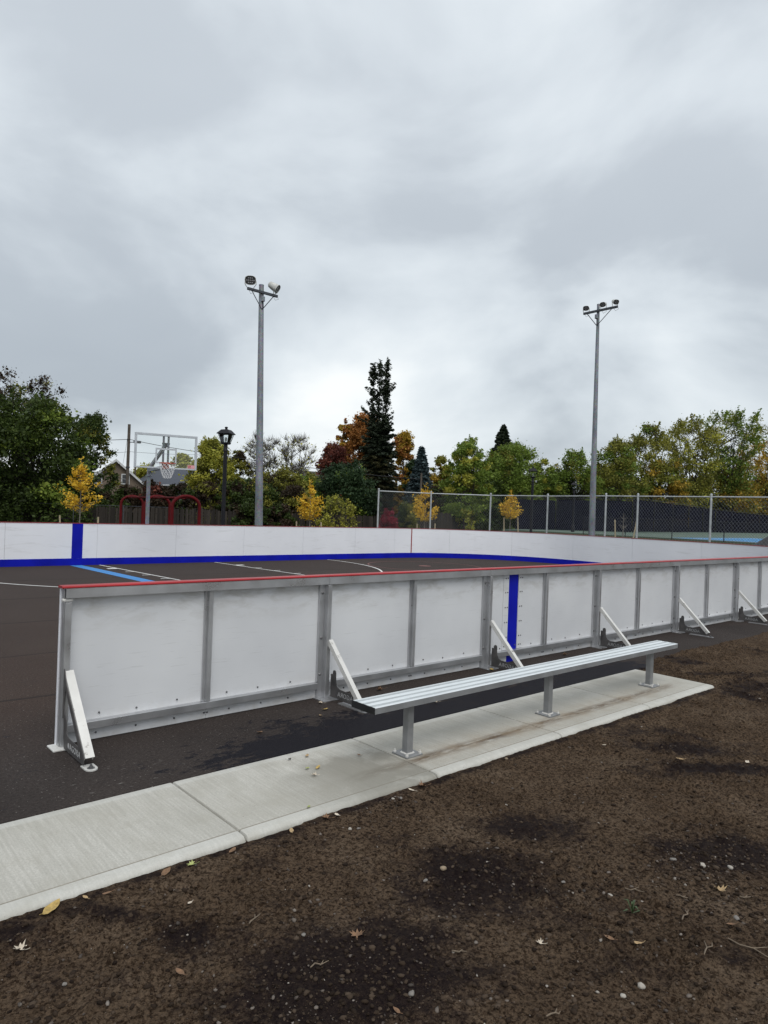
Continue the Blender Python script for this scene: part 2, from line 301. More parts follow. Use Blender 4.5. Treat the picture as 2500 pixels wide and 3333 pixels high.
def leafmat(name, *cols, trans=.28, zs=.35):
    m = Mat(name, cols[0], .6, 0, .25); g = m.n('ShaderNodeNewGeometry'); v = g.outputs['Position']
    f = m.math('ADD', m.math('MULTIPLY', g.outputs['Random Per Island'], .55), m.math('MULTIPLY', m.rng(m.noise(v, zs, 3, .6), .3, .7), .45))
    st = [(i/(len(cols)-1), c_) for i, c_ in enumerate(cols)]
    c = m.ramp(f, *st); m.col(c)
    t = m.n('ShaderNodeBsdfTranslucent'); m.l(c, t.inputs[0]); mxs = m.n('ShaderNodeMixShader', i_0=trans)
    m.l(m.b.outputs[0], mxs.inputs[1]); m.l(t.outputs[0], mxs.inputs[2]); m.l(mxs.outputs[0], m.t.nodes['Material Output'].inputs[0])
    return m.m
LF = dict(
    dark=leafmat('foliage_dark_green', (0.01646, 0.02633, 0.005925), (0.0362, 0.05925, 0.01086), (0.07407, 0.1053, 0.01778)),
    deep=leafmat('foliage_deep_green', (0.01134, 0.02551, 0.01134), (0.02551, 0.05103, 0.01985), (0.0482, 0.08505, 0.03119)),
    green=leafmat('foliage_green', (0.06436, 0.104, 0.01634), (0.1485, 0.2178, 0.03267), (0.26, 0.3093, 0.05347)),
    olive=leafmat('foliage_olive', (0.07825, 0.08384, 0.01677), (0.1956, 0.1956, 0.03353), (0.3494, 0.3214, 0.05868)),
    lime=leafmat('foliage_yellow_green', (0.1494, 0.1685, 0.02445), (0.3397, 0.3397, 0.04891), (0.5705, 0.5025, 0.08149)),
    yellow=leafmat('foliage_bright_yellow', (0.4309, 0.2586, 0.01723), (0.7182, 0.4596, 0.03591), (0.836, 0.6177, 0.1005), trans=.35, zs=1.5),
    gold=leafmat('foliage_gold', (0.1832, 0.1256, 0.01884), (0.4186, 0.2746, 0.03453), (0.6802, 0.4578, 0.07066)),
    orange=leafmat('foliage_orange', (0.156, 0.0672, 0.0216), (0.36, 0.1584, 0.0432), (0.576, 0.276, 0.084)),
    red=leafmat('foliage_dark_red', (0.04909, 0.01562, 0.01339), (0.1227, 0.03347, 0.02454), (0.212, 0.0714, 0.04016)),
    crimson=leafmat('foliage_crimson', (0.1053, 0.00702, 0.01638), (0.234, 0.01404, 0.03276), (0.3276, 0.0351, 0.05265)),
    rust=leafmat('foliage_brown_rust', (0.01411, 0.01058, 0.007056), (0.03763, 0.0247, 0.01411), (0.06821, 0.04469, 0.02352)),
    needle=leafmat('needles_dark', (0.009, 0.015, 0.009), (0.021, 0.0315, 0.0165), (0.042, 0.054, 0.027), trans=.1),
    needlebrown=leafmat('needles_bronze', (0.0189, 0.02048, 0.00945), (0.0441, 0.0441, 0.01733), (0.07875, 0.06615, 0.0252), trans=.1),
    spruce=leafmat('needles_blue', (0.02048, 0.03465, 0.0378), (0.04725, 0.07245, 0.07875), (0.08663, 0.1229, 0.1292), trans=.1),
)

# ------------------------------------------------------------------ mesh helpers
ORG = {}
def tag(o, label=None, cat=None, group=None, kind=None):
    if label: o['label'] = label
    if cat: o['category'] = cat
    if group: o['group'] = group
    if kind: o['kind'] = kind
    return o
def thing(name, loc, label, cat, group=None):
    o = bpy.data.objects.new(name, None); COL.objects.link(o); o.location = loc; o.empty_display_size = .2
    ORG[o.name] = np.array(loc, float); return tag(o, label, cat, group)
def link_mesh(name, me, mat, parent=None, loc=None, org=None):
    if mat is not None and not me.materials: me.materials.append(mat)
    o = bpy.data.objects.new(name, me); COL.objects.link(o)
    if parent is not None: o.parent = parent
    if loc is not None: o.location = loc
    ORG[o.name] = np.array(org if org is not None else (0, 0, 0), float)
    return o

class MB:
    def __init__(s): s.v = []; s.f = []
    def add(s, vs, fs):
        k = len(s.v); s.v += [tuple(p) for p in vs]; s.f += [tuple(i+k for i in q) for q in fs]; return s
    def box(s, x0, x1, y0, y1, z0, z1, mtx=None):
        vs = [Vector(p) for p in ((x0, y0, z0), (x1, y0, z0), (x1, y1, z0), (x0, y1, z0), (x0, y0, z1), (x1, y0, z1), (x1, y1, z1), (x0, y1, z1))]
        if mtx is not None: vs = [mtx @ p for p in vs]
        return s.add(vs, [(0, 3, 2, 1), (4, 5, 6, 7), (0, 1, 5, 4), (1, 2, 6, 5), (2, 3, 7, 6), (3, 0, 4, 7)])
    def cham(s, x0, x1, y0, y1, z0, z1, b=.004, mtx=None):
        # box with all vertical and top edges chamfered
        def ring(i, z): return [Vector(p) for p in ((x0+b+i, y0+i, z), (x1-b-i, y0+i, z), (x1-i, y0+b+i, z), (x1-i, y1-b-i, z), (x1-b-i, y1-i, z), (x0+b+i, y1-i, z), (x0+i, y1-b-i, z), (x0+i, y0+b+i, z))]
        rs = [ring(b*.6, z0), ring(0, z0+b*.6), ring(0, z1-b*.6), ring(b*.6, z1)]
        vs = sum(rs, []);
        if mtx is not None: vs = [mtx @ p for p in vs]
        fs = [tuple(range(7, -1, -1)), tuple(range(24, 32))]
        for j in range(3):
            for i in range(8): fs.append((j*8+i, j*8+(i+1) % 8, (j+1)*8+(i+1) % 8, (j+1)*8+i))
        return s.add(vs, fs)
    def tube(s, pts, rad, n=6, caps=True, twist=0.):
        pts = [Vector(p) for p in pts]; rad = [rad]*len(pts) if isinstance(rad, (int, float)) else rad
        vs = []; fs = []; up = None
        for i, p in enumerate(pts):
            d = (pts[min(i+1, len(pts)-1)] - pts[max(i-1, 0)]).normalized()
            if up is None:
                a = Vector((0, 0, 1)) if abs(d.z) < .9 else Vector((1, 0, 0)); up = (a - d*a.dot(d)).normalized()
            else: up = (up - d*up.dot(d)).normalized()
            sd = d.cross(up)
            for j in range(n):
                t = 2*math.pi*j/n + twist; vs.append(p + (up*math.cos(t) + sd*math.sin(t))*rad[i])
        for i in range(len(pts)-1):
            for j in range(n): fs.append((i*n+j, i*n+(j+1) % n, (i+1)*n+(j+1) % n, (i+1)*n+j))
        if caps: fs += [tuple(range(n-1, -1, -1)), tuple(range((len(pts)-1)*n, len(pts)*n))]
        return s.add(vs, fs)
    def lathe(s, c, prof, n=12, ax=None):
        # prof = [(r, h)], along z (or matrix ax)
        vs = []; fs = []
        for r, h in prof:
            for j in range(n):
                t = 2*math.pi*(j+.5)/n; p = Vector((r*math.cos(t), r*math.sin(t), h)); p = ax @ p if ax is not None else p; vs.append(p + Vector(c))
        for i in range(len(prof)-1):
            for j in range(n): fs.append((i*n+j, i*n+(j+1) % n, (i+1)*n+(j+1) % n, (i+1)*n+j))
        fs += [tuple(range(n-1, -1, -1)), tuple(range((len(prof)-1)*n, len(prof)*n))]
        return s.add(vs, fs)
    def prism(s, poly, axis, a, b):
        # polygon in the two remaining axes, extruded on axis from a to b
        def mk(p, t): q = list(p); q.insert(axis, t); return q
        n = len(poly); vs = [mk(p, a) for p in poly] + [mk(p, b) for p in poly]
        fs = [tuple(range(n-1, -1, -1)), tuple(range(n, 2*n))] + [(i, (i+1) % n, n+(i+1) % n, n+i) for i in range(n)]
        return s.add(vs, fs)
    def mesh(s, name, org=(0, 0, 0), smooth=False, fix=True):
        me = bpy.data.meshes.new(name); o = Vector(org)
        me.from_pydata([Vector(p) - o for p in s.v], [], s.f)
        if fix:
            bm = bmesh.new(); bm.from_mesh(me); bmesh.ops.recalc_face_normals(bm, faces=bm.faces); bm.to_mesh(me); bm.free()
        if smooth:
            me.polygons.foreach_set('use_smooth', [True]*len(me.polygons))
            if hasattr(me, 'set_sharp_from_angle'): me.set_sharp_from_angle(angle=R(40))
        me.update(); return me
    def build(s, name, mat, parent=None, smooth=False, loc=None):
        # vertices in world space; with loc they are local to loc (parent-relative placement)
        org = ORG[parent.name] if parent is not None else (0, 0, 0)
        if loc is not None: return link_mesh(name, s.mesh(name, (0, 0, 0), smooth), mat, parent, Vector(loc) - Vector(org), org)
        return link_mesh(name, s.mesh(name, org, smooth), mat, parent, None, org)
def inst(name, me, parent, wloc, rotz=0., kind=None):
    o = bpy.data.objects.new(name, me); COL.objects.link(o); o.parent = parent
    o.location = Vector(wloc) - Vector(ORG[parent.name]); o.rotation_euler = (0, 0, rotz)
    ORG[o.name] = ORG[parent.name]
    if kind: o['kind'] = kind
    return o
def flat(o_or_name, poly, z, mat, parent):
    b = MB(); n = len(poly); b.add([(x, y, z) for x, y in poly], [tuple(range(n))]); return b.build(o_or_name, mat, parent)

# numpy value noise
_g = np.random.RandomState(3).rand(256, 256)
def vnoise(x, y):
    xi = np.floor(x).astype(int); yi = np.floor(y).astype(int); fx = x-xi; fy = y-yi
    fx = fx*fx*(3-2*fx); fy = fy*fy*(3-2*fy)
    a = _g[xi & 255, yi & 255]; b = _g[(xi+1) & 255, yi & 255]; c_ = _g[xi & 255, (yi+1) & 255]; d = _g[(xi+1) & 255, (yi+1) & 255]
    return (a*(1-fx)+b*fx)*(1-fy) + (c_*(1-fx)+d*fx)*fy
def fbm(x, y, sc, octv=4, gain=.5):
    t = 0; a = 1; n = 0
    for i in range(octv):
        t = t + a*vnoise(x*sc+17.3*i, y*sc-9.1*i); n += a; a *= gain; sc *= 2.03
    return t/n
def sstep(a, b, x): t = np.clip((x-a)/(b-a), 0, 1); return t*t*(3-2*t)
def grid_mesh(name, xs, ys, Z, smooth=True):
    nx, ny = len(xs), len(ys); XX, YY = np.meshgrid(xs, ys, indexing='ij')
    co = np.stack([XX, YY, Z], -1).reshape(-1, 3)
    i = np.arange(nx*ny).reshape(nx, ny); q = np.stack([i[:-1, :-1], i[1:, :-1], i[1:, 1:], i[:-1, 1:]], -1).reshape(-1, 4)
    return raw_mesh(name, co, q, smooth)
def raw_mesh(name, co, faces, smooth=False):
    me = bpy.data.meshes.new(name); k = faces.shape[1]
    me.vertices.add(len(co)); me.vertices.foreach_set('co', np.ascontiguousarray(co, dtype=np.float32).ravel())
    me.loops.add(faces.size); me.loops.foreach_set('vertex_index', np.ascontiguousarray(faces, dtype=np.int32).ravel())
    me.polygons.add(len(faces)); me.polygons.foreach_set('loop_start', np.arange(len(faces), dtype=np.int32)*k)
    me.polygons.foreach_set('loop_total', np.full(len(faces), k, np.int32))
    if smooth: me.polygons.foreach_set('use_smooth', np.ones(len(faces), bool))
    me.update(calc_edges=True); return me

# ------------------------------------------------------------------ setting: ground, soil, asphalt, pad
def gz(x, y):
    x = np.asarray(x, float); y = np.asarray(y, float)
    rise = .8*sstep(30.5, 41, x)*sstep(46, 30, y) 
    pit = sstep(28, 25.5, x)*sstep(-30, -26, x)*sstep(25, 23.4, y)*sstep(-26, -22, y)
    return -.02 + rise - .33*pit + .04*(fbm(x, y, .15, 2)-.5)*(1-pit)
xs = np.concatenate([np.linspace(-500, -40, 24), np.arange(-36, 70, 2.), np.linspace(74, 700, 30)])
ys = np.concatenate([np.linspace(-500, -32, 20), np.arange(-30, 62, 2.), np.linspace(66, 700, 30)])
XX, YY = np.meshgrid(xs, ys, indexing='ij')
ground = link_mesh('ground', grid_mesh('ground', xs, ys, gz(XX, YY)), M['ground']); tag(ground, 'rough grassy ground around the rink', kind='structure')
def gzp(x, y): return float(gz(x, y))

# soil in front of the pad: real lumps, hollows and a map of damp patches and a darker pad-edge strip
PATCH = [(1560, 2870, .42, .26, 1.), (1480, 2930, .36, .14, .8), (1720, 2700, .35, .2, .8), (1170, 3170, .46, .26, 1.1), (1000, 3290, .4, .2, .8), (1330, 3080, .28, .16, .7), (620, 3060, .18, .10, .8), (700, 3110, .2, .1, .5),
         (2230, 2440, .55, .16, .8), (2330, 2510, .6, .14, .8), (2120, 2530, .3, .1, .5), (2380, 2790, .45, .2, .9), (2280, 2830, .3, .14, .6), (300, 2990, .3, .07, .6), (40, 3060, .2, .07, .6),
         (2420, 2210, .9, .1, .6), (2080, 3190, .25, .12, .45), (1800, 2980, .35, .15, .5), (880, 2760, .25, .06, .4), (260, 3200, .3, .1, .4), (2350, 3120, .25, .12, .45), (780, 3050, .15, .1, .5), (1250, 2740, .3, .08, .35)]
def soil_h(x, y):
    x = np.asarray(x, float); y = np.asarray(y, float)
    h = -.046 + .035*(fbm(x, y, .9, 3)-.5) + .022*(fbm(x+5, y, 4.2, 3)-.5)
    lump = fbm(x, y+3, 17, 4, .6); clod = np.clip(lump-.50, 0, 1)
    smooth = sstep(.42, .60, fbm(x+40, y-7, 1.3, 3))
    nearpad = 1-.85*np.exp(-((y-3.40)/.10)**2)*(x < 8.25)
    h = h + nearpad*clod*.115*(1-.8*smooth) + .016*(fbm(x, y, 40, 2)-.5)
    h = h - .012*np.exp(-((y-3.385)/.03)**2)*(x < 8.25) + .012*sstep(2.9, 3.3, y)*(x < 8.25)
    h = h + .058*sstep(8.1, 9.2, x)*sstep(2.2, 4.4, y)
    wpad = np.exp(-((y-3.40)/.085)**2)*(x < 8.25); h = h*(1-wpad) + wpad*(-.012 - .010*sstep(.50, .75, fbm(x+3, y*0+1, 1.7, 3)) + .010*(fbm(x, y, 30, 2)-.5))
    h = np.where((x < 8.22) & (y > 3.30), np.minimum(h, -.006), h)
    return h
fx = np.arange(.3, 11.5, .021); fy = np.arange(.55, 4.5, .021)
xs = np.concatenate([np.linspace(-30, -1.2, 18), np.arange(-1., .3, .08), fx, np.arange(11.55, 22, .12), np.linspace(22.2, 40, 20)])
ys = np.concatenate([np.linspace(-25, -1, 20), np.arange(-.9, .55, .06), fy, [4.505, 4.53, 4.56]])
XX, YY = np.meshgrid(xs, ys, indexing='ij')
me = grid_mesh('soil', xs, ys, soil_h(XX, YY))
damp_dark = np.zeros(XX.shape)
for px, py, rx, ry, a in PATCH:
    c0 = gp(px, py, -.06); t = np.array([math.sin(R(48.4)), -math.cos(R(48.4))]); f2 = np.array([math.cos(R(48.4)), math.sin(R(48.4))])
    u = (XX-c0[0])*t[0] + (YY-c0[1])*t[1]; v2 = (XX-c0[0])*f2[0] + (YY-c0[1])*f2[1]
    damp_dark = np.maximum(damp_dark, a*np.exp(-((u/rx)**2 + (v2/(ry*1.25))**2)*.9))
damp_dark = np.maximum(damp_dark, .55*sstep(.56, .72, fbm(XX+9, YY+2, .8, 4)))
damp_dark = np.maximum(damp_dark, .6*np.exp(-((YY-3.37)/.04)**2))  # darker strip along the foot of the pad
at_ = me.attributes.new('damp', 'FLOAT', 'POINT'); at_.data.foreach_set('value', damp_dark.ravel().astype(np.float32))
soil = link_mesh('soil_ground', me, M['soil']); tag(soil, 'bare brown soil with damp dark patches in front of the pad', kind='structure')

# asphalt sheet with crumbling edge towards the soil
b = MB(); ex = np.arange(-28, 27.01, .12); rr = np.random.RandomState(5)
top = [(x, 4.40 + (.0 if x < 8.2 else .05*(rr.rand()-.4) + .04*math.sin(x*.7)), 0) for x in ex]
n = len(ex); vs = []
for p in top: vs += [(p[0], p[1]-.02, -.2), (p[0], p[1], -.008), (p[0], p[1]+.012, 0), (p[0], 24.4, 0), (p[0], 24.42, -.3)]
fs = []
for i in range(n-1):
    for k in range(4): fs.append((i*5+k, (i+1)*5+k, (i+1)*5+k+1, i*5+k+1))
b.add(vs, fs)
asph = b.build('court_asphalt', M['asphalt']); tag(asph, 'dark brown asphalt court inside and around the rink', kind='structure')
ORG[asph.name] = np.zeros(3)
MZ = .004
def strip(name, p, q, wd, mat):
    p = Vector((*p, 0)); q = Vector((*q, 0)); d = (q-p).normalized(); s_ = Vector((-d.y, d.x, 0))*wd/2
    return flat(name, [(a.x, a.y) for a in (p-s_, q-s_, q+s_, p+s_)], MZ, mat, asph)
def arc_strip(name, c, r, wd, a0, a1, mat, n=48):
    b = MB(); vs = []
    for i in range(n+1):
        t = R(a0 + (a1-a0)*i/n)
        for rr_ in (r-wd/2, r+wd/2): vs.append((c[0]+rr_*math.cos(t), c[1]+rr_*math.sin(t), MZ))
    b.add(vs, [(2*i, 2*i+1, 2*i+3, 2*i+2) for i in range(n)]); return b.build(name, mat, asph)
strip('painted_line', (6.62, 20.70), (7.18, 5.66), .33, M['mark_blue'])
KX0, KX1, KC = 7.39, 11.10, 9.24
for kx, sgn in ((KX0, -1), (KX1, 1)):
    strip('painted_line', (kx-.12, 20.66), (kx+.22, 15.7), .055, M['mark_white'])
    for i, (yy, w_, l_) in enumerate(((19.45, .20, .26), (18.42, .055, .22), (17.47, .055, .22), (16.5, .055, .22))):
        xx = kx - .12 + .34*(20.66-yy)/4.96
        flat('painted_line', [(xx+sgn*.03, yy-w_/2), (xx+sgn*(.03+l_), yy-w_/2), (xx+sgn*(.03+l_), yy+w_/2), (xx+sgn*.03, yy+w_/2)][::sgn], MZ+.0005, M['mark_white'], asph)
strip('painted_line', (KX0+.22, 15.75), (KX1+.2, 15.75), .055, M['mark_white'])
arc_strip('painted_arc', (9.3, 20.0), 6.32, .06, -186, 6, M['mark_white'], 80)
arc_strip('painted_circle', (17.35, 17.3), 2.0, .05, 0, 360, M['mark_red'], 64)
b = MB(); b.add([(17.35+.22*math.cos(t), 17.3+.22*math.sin(t), MZ) for t in np.linspace(0, 2*math.pi, 20, endpoint=False)], [tuple(range(20))]); b.build('painted_dot', M['mark_red'], asph)

# concrete pad: one slab per pour, tooled edges, recessed joints
pad = thing('concrete_pad', (0, 3.9, 0), 'long pale concrete pad beside the asphalt under the bench', 'pad')
del pad['category']; pad['kind'] = 'structure'
prof = [(3.40, -.16), (3.398, -.022), (3.404, -.006), (3.420, .008), (3.440, .012), (3.490, .0125), (3.4955, .0065), (3.501, .0125), (4.30, .012), (4.370, .010), (4.383, .004), (4.388, -.008), (4.388, -.16)]
joints = [-4.05, -2.52, -.99, .54, 2.07, 3.62, 5.16, 6.70, 8.20]
for x0, x1 in zip(joints[:-1], joints[1:]):
    b = MB(); k = len(prof); vs = []
    for xx, dz in ((x0+.0045, -.012), (x0+.010, -.002), (x0+.02, 0), *[(x0+(x1-x0)*t, 0) for t in (.25, .5, .75)], (x1-.02, 0), (x1-.010, -.002), (x1-.0045, -.012)):
        wob = .0015*math.sin(xx*5.1)+.001*math.sin(xx*13.7)
        for i, (y, z) in enumerate(prof): vs.append((xx, y+(wob if i < 5 else 0), z+(dz if z > -.1 else 0)))
    fs = [tuple(range(k)), tuple(range(9*k-1, 8*k-1, -1))]
    for j in range(8):
        for i in range(k-1): fs.append((j*k+i, (j+1)*k+i, (j+1)*k+i+1, j*k+i+1))
    b.add(vs, fs); b.build('slab', M['concrete'], pad, True)

# ------------------------------------------------------------------ near boards (seen from the back)
J0, JS, NJ = 1.69, 2.48, 7
YB = 5.547                        # back surface of the white panel
near = thing('rink_boards', (J0, 5.53, 0), 'white rink boards seen from behind, aluminium frame and red cap rail', 'rink boards')
def bolts(name, pts, r=.0085, parent=near, axis='y'):
    b = MB()
    ax = Matrix.Rotation(R(90), 3, 'X')        # z -> -y
    for p in pts: b.lathe(p, [(r, 0), (r, .005), (r*.6, .010)], 6, ax)
    o = b.build(name, M['bolt'], parent); o['kind'] = 'stuff'; return o
# shared meshes (local origin at the joint)
pan = MB().box(.045, 1.215, 0, .012, .015, 1.205).mesh('panel'); pan.materials.append(M['back'])
pan2 = MB().box(1.218, JS-.09, 0, .012, .015, 1.205).mesh('panel'); pan2.materials.append(M['back'])
for k in range(NJ):
    xj = J0 + JS*k
    def P_(nm, x0, x1, y0, y1, z0, z1, mat, ch=.003): return MB().cham(xj+x0, xj+x1, YB-y0, YB-y1, z0, z1, ch).build(nm, M[mat], near) if ch else MB().box(xj+x0, xj+x1, YB-y0, YB-y1, z0, z1).build(nm, M[mat], near)
    if k != 2:
        MB().box(xj+.002, xj+1.218, YB, YB+.012, 0.006, 1.205).build('panel', M['back'], near)
        MB().box(xj+1.221, xj+JS-.001, YB, YB+.012, 0.006, 1.205).build('panel', M['back'], near)
    else:
        MB().box(xj+.002, xj+.44, YB, YB+.012, 0.006, 1.205).build('panel', M['back'], near)
        MB().box(xj+.443, xj+.637, YB+.001, YB+.013, 0.006, 1.205).build('blue_panel', M['blue'], near)
        MB().box(xj+.64, xj+1.218, YB, YB+.012, 0.006, 1.205).build('panel', M['back'], near)
        MB().box(xj+1.221, xj+JS-.001, YB, YB+.012, 0.006, 1.205).build('panel', M['back'], near)
        # splice plates either side of the blue strip, riveted in pairs
        for a0, a1 in ((.335, .4395), (.6405, .745)): MB().box(xj+a0, xj+a1, YB-.006, YB-.0005, .168, 1.125).build('splice_plate', M['back'], near)
        bolts('rivet', [(xj+xx, YB-.006, z) for xx in (.375, .415, .672, .712) for z in (.215, .33, .52, .71, .90, 1.08)], .008)
    # front (rink side) kick band
    MB().box(xj+.002, xj+JS-.002, YB+.0125, YB+.019, .03, .21).build('kick_band', M['blue'], near)
    # aluminium frame
    P_('top_rail', .0, JS-.002, .075, .002, 1.132, 1.2075, 'alu')
    P_('bottom_rail', .045 if k else .02, JS-.088, .060, .001, .104, .163, 'alu')
    P_('mid_post', 1.195, 1.234, .054, .001, .1645, 1.127, 'alu')
    P_('mid_flange', 1.170, 1.1945, .022, .001, .1645, 1.127, 'alu', 0)
    # cap rail
    pr = [(YB-.078, 1.2085), (YB-.080, 1.216), (YB-.074, 1.223), (YB-.062, 1.226), (YB+.012, 1.226), (YB+.024, 1.222), (YB+.027, 1.2085)]
    MB().prism(pr, 0, xj-(.03 if k == 0 else -.0015), xj+JS-.0015).build('cap_rail', M['red'], near, True)
    bs = [(xj+t, YB-.0005, .205+.008*math.sin(9*t+k)) for t in (.30, .60, .95, 1.42, 1.74, 2.10)] + [(xj+t, YB-.0005, .055) for t in (.28, .60, .93, 1.205, 1.235, 1.45, 1.78, 2.08)]
    bolts('bolt', bs)
# joint posts: flange with three bolts, channel, foot
for k in range(NJ+1):
    xj = J0 + JS*k
    if k > 0:
        MB().box(xj-.080, xj-.0225, YB-.030, YB-.001, .012, 1.127).build('joint_flange', M['alu'], near)
        bolts('bolt', [(xj-.051, YB-.030, z) for z in (1.045, .60, .24)], .015)
        b = MB().cham(xj-.022, xj+.004, YB-.088, YB-.001, .012, 1.127, .003).cham(xj+.0055, xj+.033, YB-.080, YB-.001, .012, 1.120, .003); b.build('joint_post', M['alu'], near)
        MB().cham(xj-.10, xj+.09, YB-.175, YB+.0, .0, .0115, .003).build('foot_plate', M['alu'], near)
    else:
        b = MB().cham(xj-.004, xj+.044, YB-.078, YB-.001, .012, 1.10, .003); b.build('joint_post', M['alu'], near)
        MB().box(xj-.0105, xj-.0045, YB-.055, YB+.02, .012, 1.199).build('end_strip', M['alu'], near)
        MB().box(xj-.018, xj-.011, YB+.002, YB+.024, .006, 1.199).build('panel_edge', M['face'], near)
        MB().tube([(xj-.02, YB-.045, 1.116), (xj+.055, YB-.045, 1.116)], .014, 8).build('hinge_pin', M['bracemetal'], near, True)
        MB().cham(xj-.07, xj+.05, YB-.13, YB+.03, .0, .0115, .003).build('foot_plate', M['bracemetal'], near)
# braces
def curve_mesh(splines, ext):
    cu = bpy.data.curves.new('c', 'CURVE'); cu.dimensions = '2D'; cu.fill_mode = 'BOTH'; cu.extrude = ext
    for pts in splines:
        s_ = cu.splines.new('POLY'); s_.points.add(len(pts)-1); s_.use_cyclic_u = True
        for q, p in zip(s_.points, pts): q.co = (*p, 0, 1)
    o = bpy.data.objects.new('c', cu); COL.objects.link(o); dg = bpy.context.evaluated_depsgraph_get(); dg.update()
    me = bpy.data.meshes.new_from_object(o.evaluated_get(dg)); bpy.data.objects.remove(o); bpy.data.curves.remove(cu); return me
def text_mesh(body, size, ext):
    cu = bpy.data.curves.new('t', 'FONT'); cu.body = body; cu.size = size; cu.extrude = ext; cu.align_x = 'CENTER'; cu.align_y = 'CENTER'; cu.space_character = 1.08; cu.resolution_u = 3
    o = bpy.data.objects.new('t', cu); COL.objects.link(o); dg = bpy.context.evaluated_depsgraph_get(); dg.update()
    me = bpy.data.meshes.new_from_object(o.evaluated_get(dg)); bpy.data.objects.remove(o); bpy.data.curves.remove(cu); return me
def roundc(c, r, a0, a1, n=5): return [(c[0]+r*math.cos(R(a0+(a1-a0)*i/(n-1))), c[1]+r*math.sin(R(a0+(a1-a0)*i/(n-1)))) for i in range(n)]
outer = roundc((.018, .585), .018, 180, 30, 5) + [(.075, .50), (.505, .075), (.50, .02), (.07, .02)] + [(.052, .10), (.048, .19)] + roundc((.02, .255), .022, -40, -180, 4)
hole = [(.055, .455), (.378, .125), (.37, .118), (.165, .120)] + [(.138, .130), (.120, .150), (.114, .185), (.108, .225), (.088, .255), (.062, .275), (.045, .31)]
plate_me = curve_mesh([outer, hole], .0028)
web = [(0, .02), (.50, .02), (.505, .07), (.42, .112), (.30, .112), (.15, .116), (.105, .135), (.085, .175), (.080, .225)] + roundc((.055, .265), .026, -10, 180, 5) + [(.028, .245), (0, .245)]
web_me = curve_mesh([web], .0028)
tx = text_mesh('AGORA', .064, .0008)
# plate coordinates (u outwards, v up) -> world (x = const, y = YB-.085-u, z = v)
def to_plate(me, name, x, mir, u0, v0, wall=YB-.085):
    m2 = me.copy(); m2.name = name
    for vtx in m2.vertices:
        u, v_, n_ = vtx.co; vtx.co = (x+n_, wall-(u0+(-u if mir else u)), v_+v0) if True else vtx.co
    return m2
def finish(me, mat):
    bm = bmesh.new(); bm.from_mesh(me); bmesh.ops.recalc_face_normals(bm, faces=bm.faces); bm.to_mesh(me); bm.free(); me.materials.clear(); me.materials.append(mat); return me
for k in range(NJ+1):
    xj = J0 + JS*k; wd = .064 if k == 0 else .048
    x0 = xj + .008 if k == 0 else xj - .002; x1 = x0 + wd; wall = YB-.085 if k else YB-.065
    y_t, z_t, y_b, z_b = wall+.002, .575, wall-.510, .062
    dvec = Vector((0, y_b-y_t, z_b-z_t)).normalized(); nv = Vector((0, dvec.z, -dvec.y)); nv = nv if nv.y < 0 else -nv
    # folded channel: top strip with two lips
    b = MB()
    def slab(xa, xb, o0, o1, t0=0., t1=1.):
        A = Vector((0, y_t, z_t)).lerp(Vector((0, y_b, z_b)), t0); B_ = Vector((0, y_t, z_t)).lerp(Vector((0, y_b, z_b)), t1)
        vs = []
        for P0 in (A, B_):
            for xx in (xa, xb):
                for o_ in (o0, o1): vs.append(P0 + nv*o_ + Vector((xx, 0, 0)))
        b.add(vs, [(0, 1, 3, 2), (4, 6, 7, 5), (0, 4, 5, 1), (2, 3, 7, 6), (0, 2, 6, 4), (1, 5, 7, 3)])
    slab(x0, x1, .012, .018); slab(x0, x0+.005, -.03, .0115, 0, .99); slab(x1-.005, x1, -.03, .0115, 0, .99)
    br_ = b.build('brace', M['bracemetal'], near)
    xp = x0-.0035 if k == 0 else x1+.0035
    pm = to_plate(plate_me if k == 0 else web_me, 'brace_plate', xp, False, 0, 0, wall); finish(pm, M['plate'])
    pm.transform(Matrix.Translation(-Vector(ORG[near.name]))); link_mesh('brace_plate', pm, None, br_, None, ORG[near.name])
    tm = to_plate(tx, 'lettering', xp-.0037, k > 0, .315 if k == 0 else .235, .066, wall); finish(tm, M['letter'])
    tm.transform(Matrix.Translation(-Vector(ORG[near.name]))); link_mesh('lettering', tm, None, br_, None, ORG[near.name])
    if k < 4:
        lg = MB(); sg = -1 if k else 1
        poly = [(.175 + .017*math.cos(R(a))*1.0, .068 + .017*math.sin(R(a))*(1.0 if a % 60 else 1.3)) for a in range(0, 360, 30)]
        if k: poly = [(.55-u, v_) for u, v_ in poly]
        lg.add([(xp-.0043, wall-u, v_) for u, v_ in poly] + [(xp-.0031, wall-u, v_) for u, v_ in poly], [tuple(range(12)), tuple(range(23, 11, -1))] + [(i, (i+1) % 12, 12+(i+1) % 12, 12+i) for i in range(12)])
        lg.build('emblem', M['letter'], br_)
    fp = MB(); cy = wall-.545
    pl = [(x0-.012, wall-.20 if k else wall-.46), (x1+.012, wall-.20 if k else wall-.46)] + [((x0+x1)/2 + (wd/2+.012)*math.cos(t), cy + .05*math.sin(t)) for t in np.linspace(0, -math.pi, 9)]
    fp.prism(pl, 2, .0, .008).build('foot_plate', M['bracemetal'] if k == 0 else M['alu'], br_)
    MB().lathe(((x0+x1)/2, cy, .008), [(.026, 0), (.026, .004), (.012, .0045), (.012, .016), (.007, .017), (.007, .028)], 10).build('anchor_bolt', M['bolt'], br_, True)

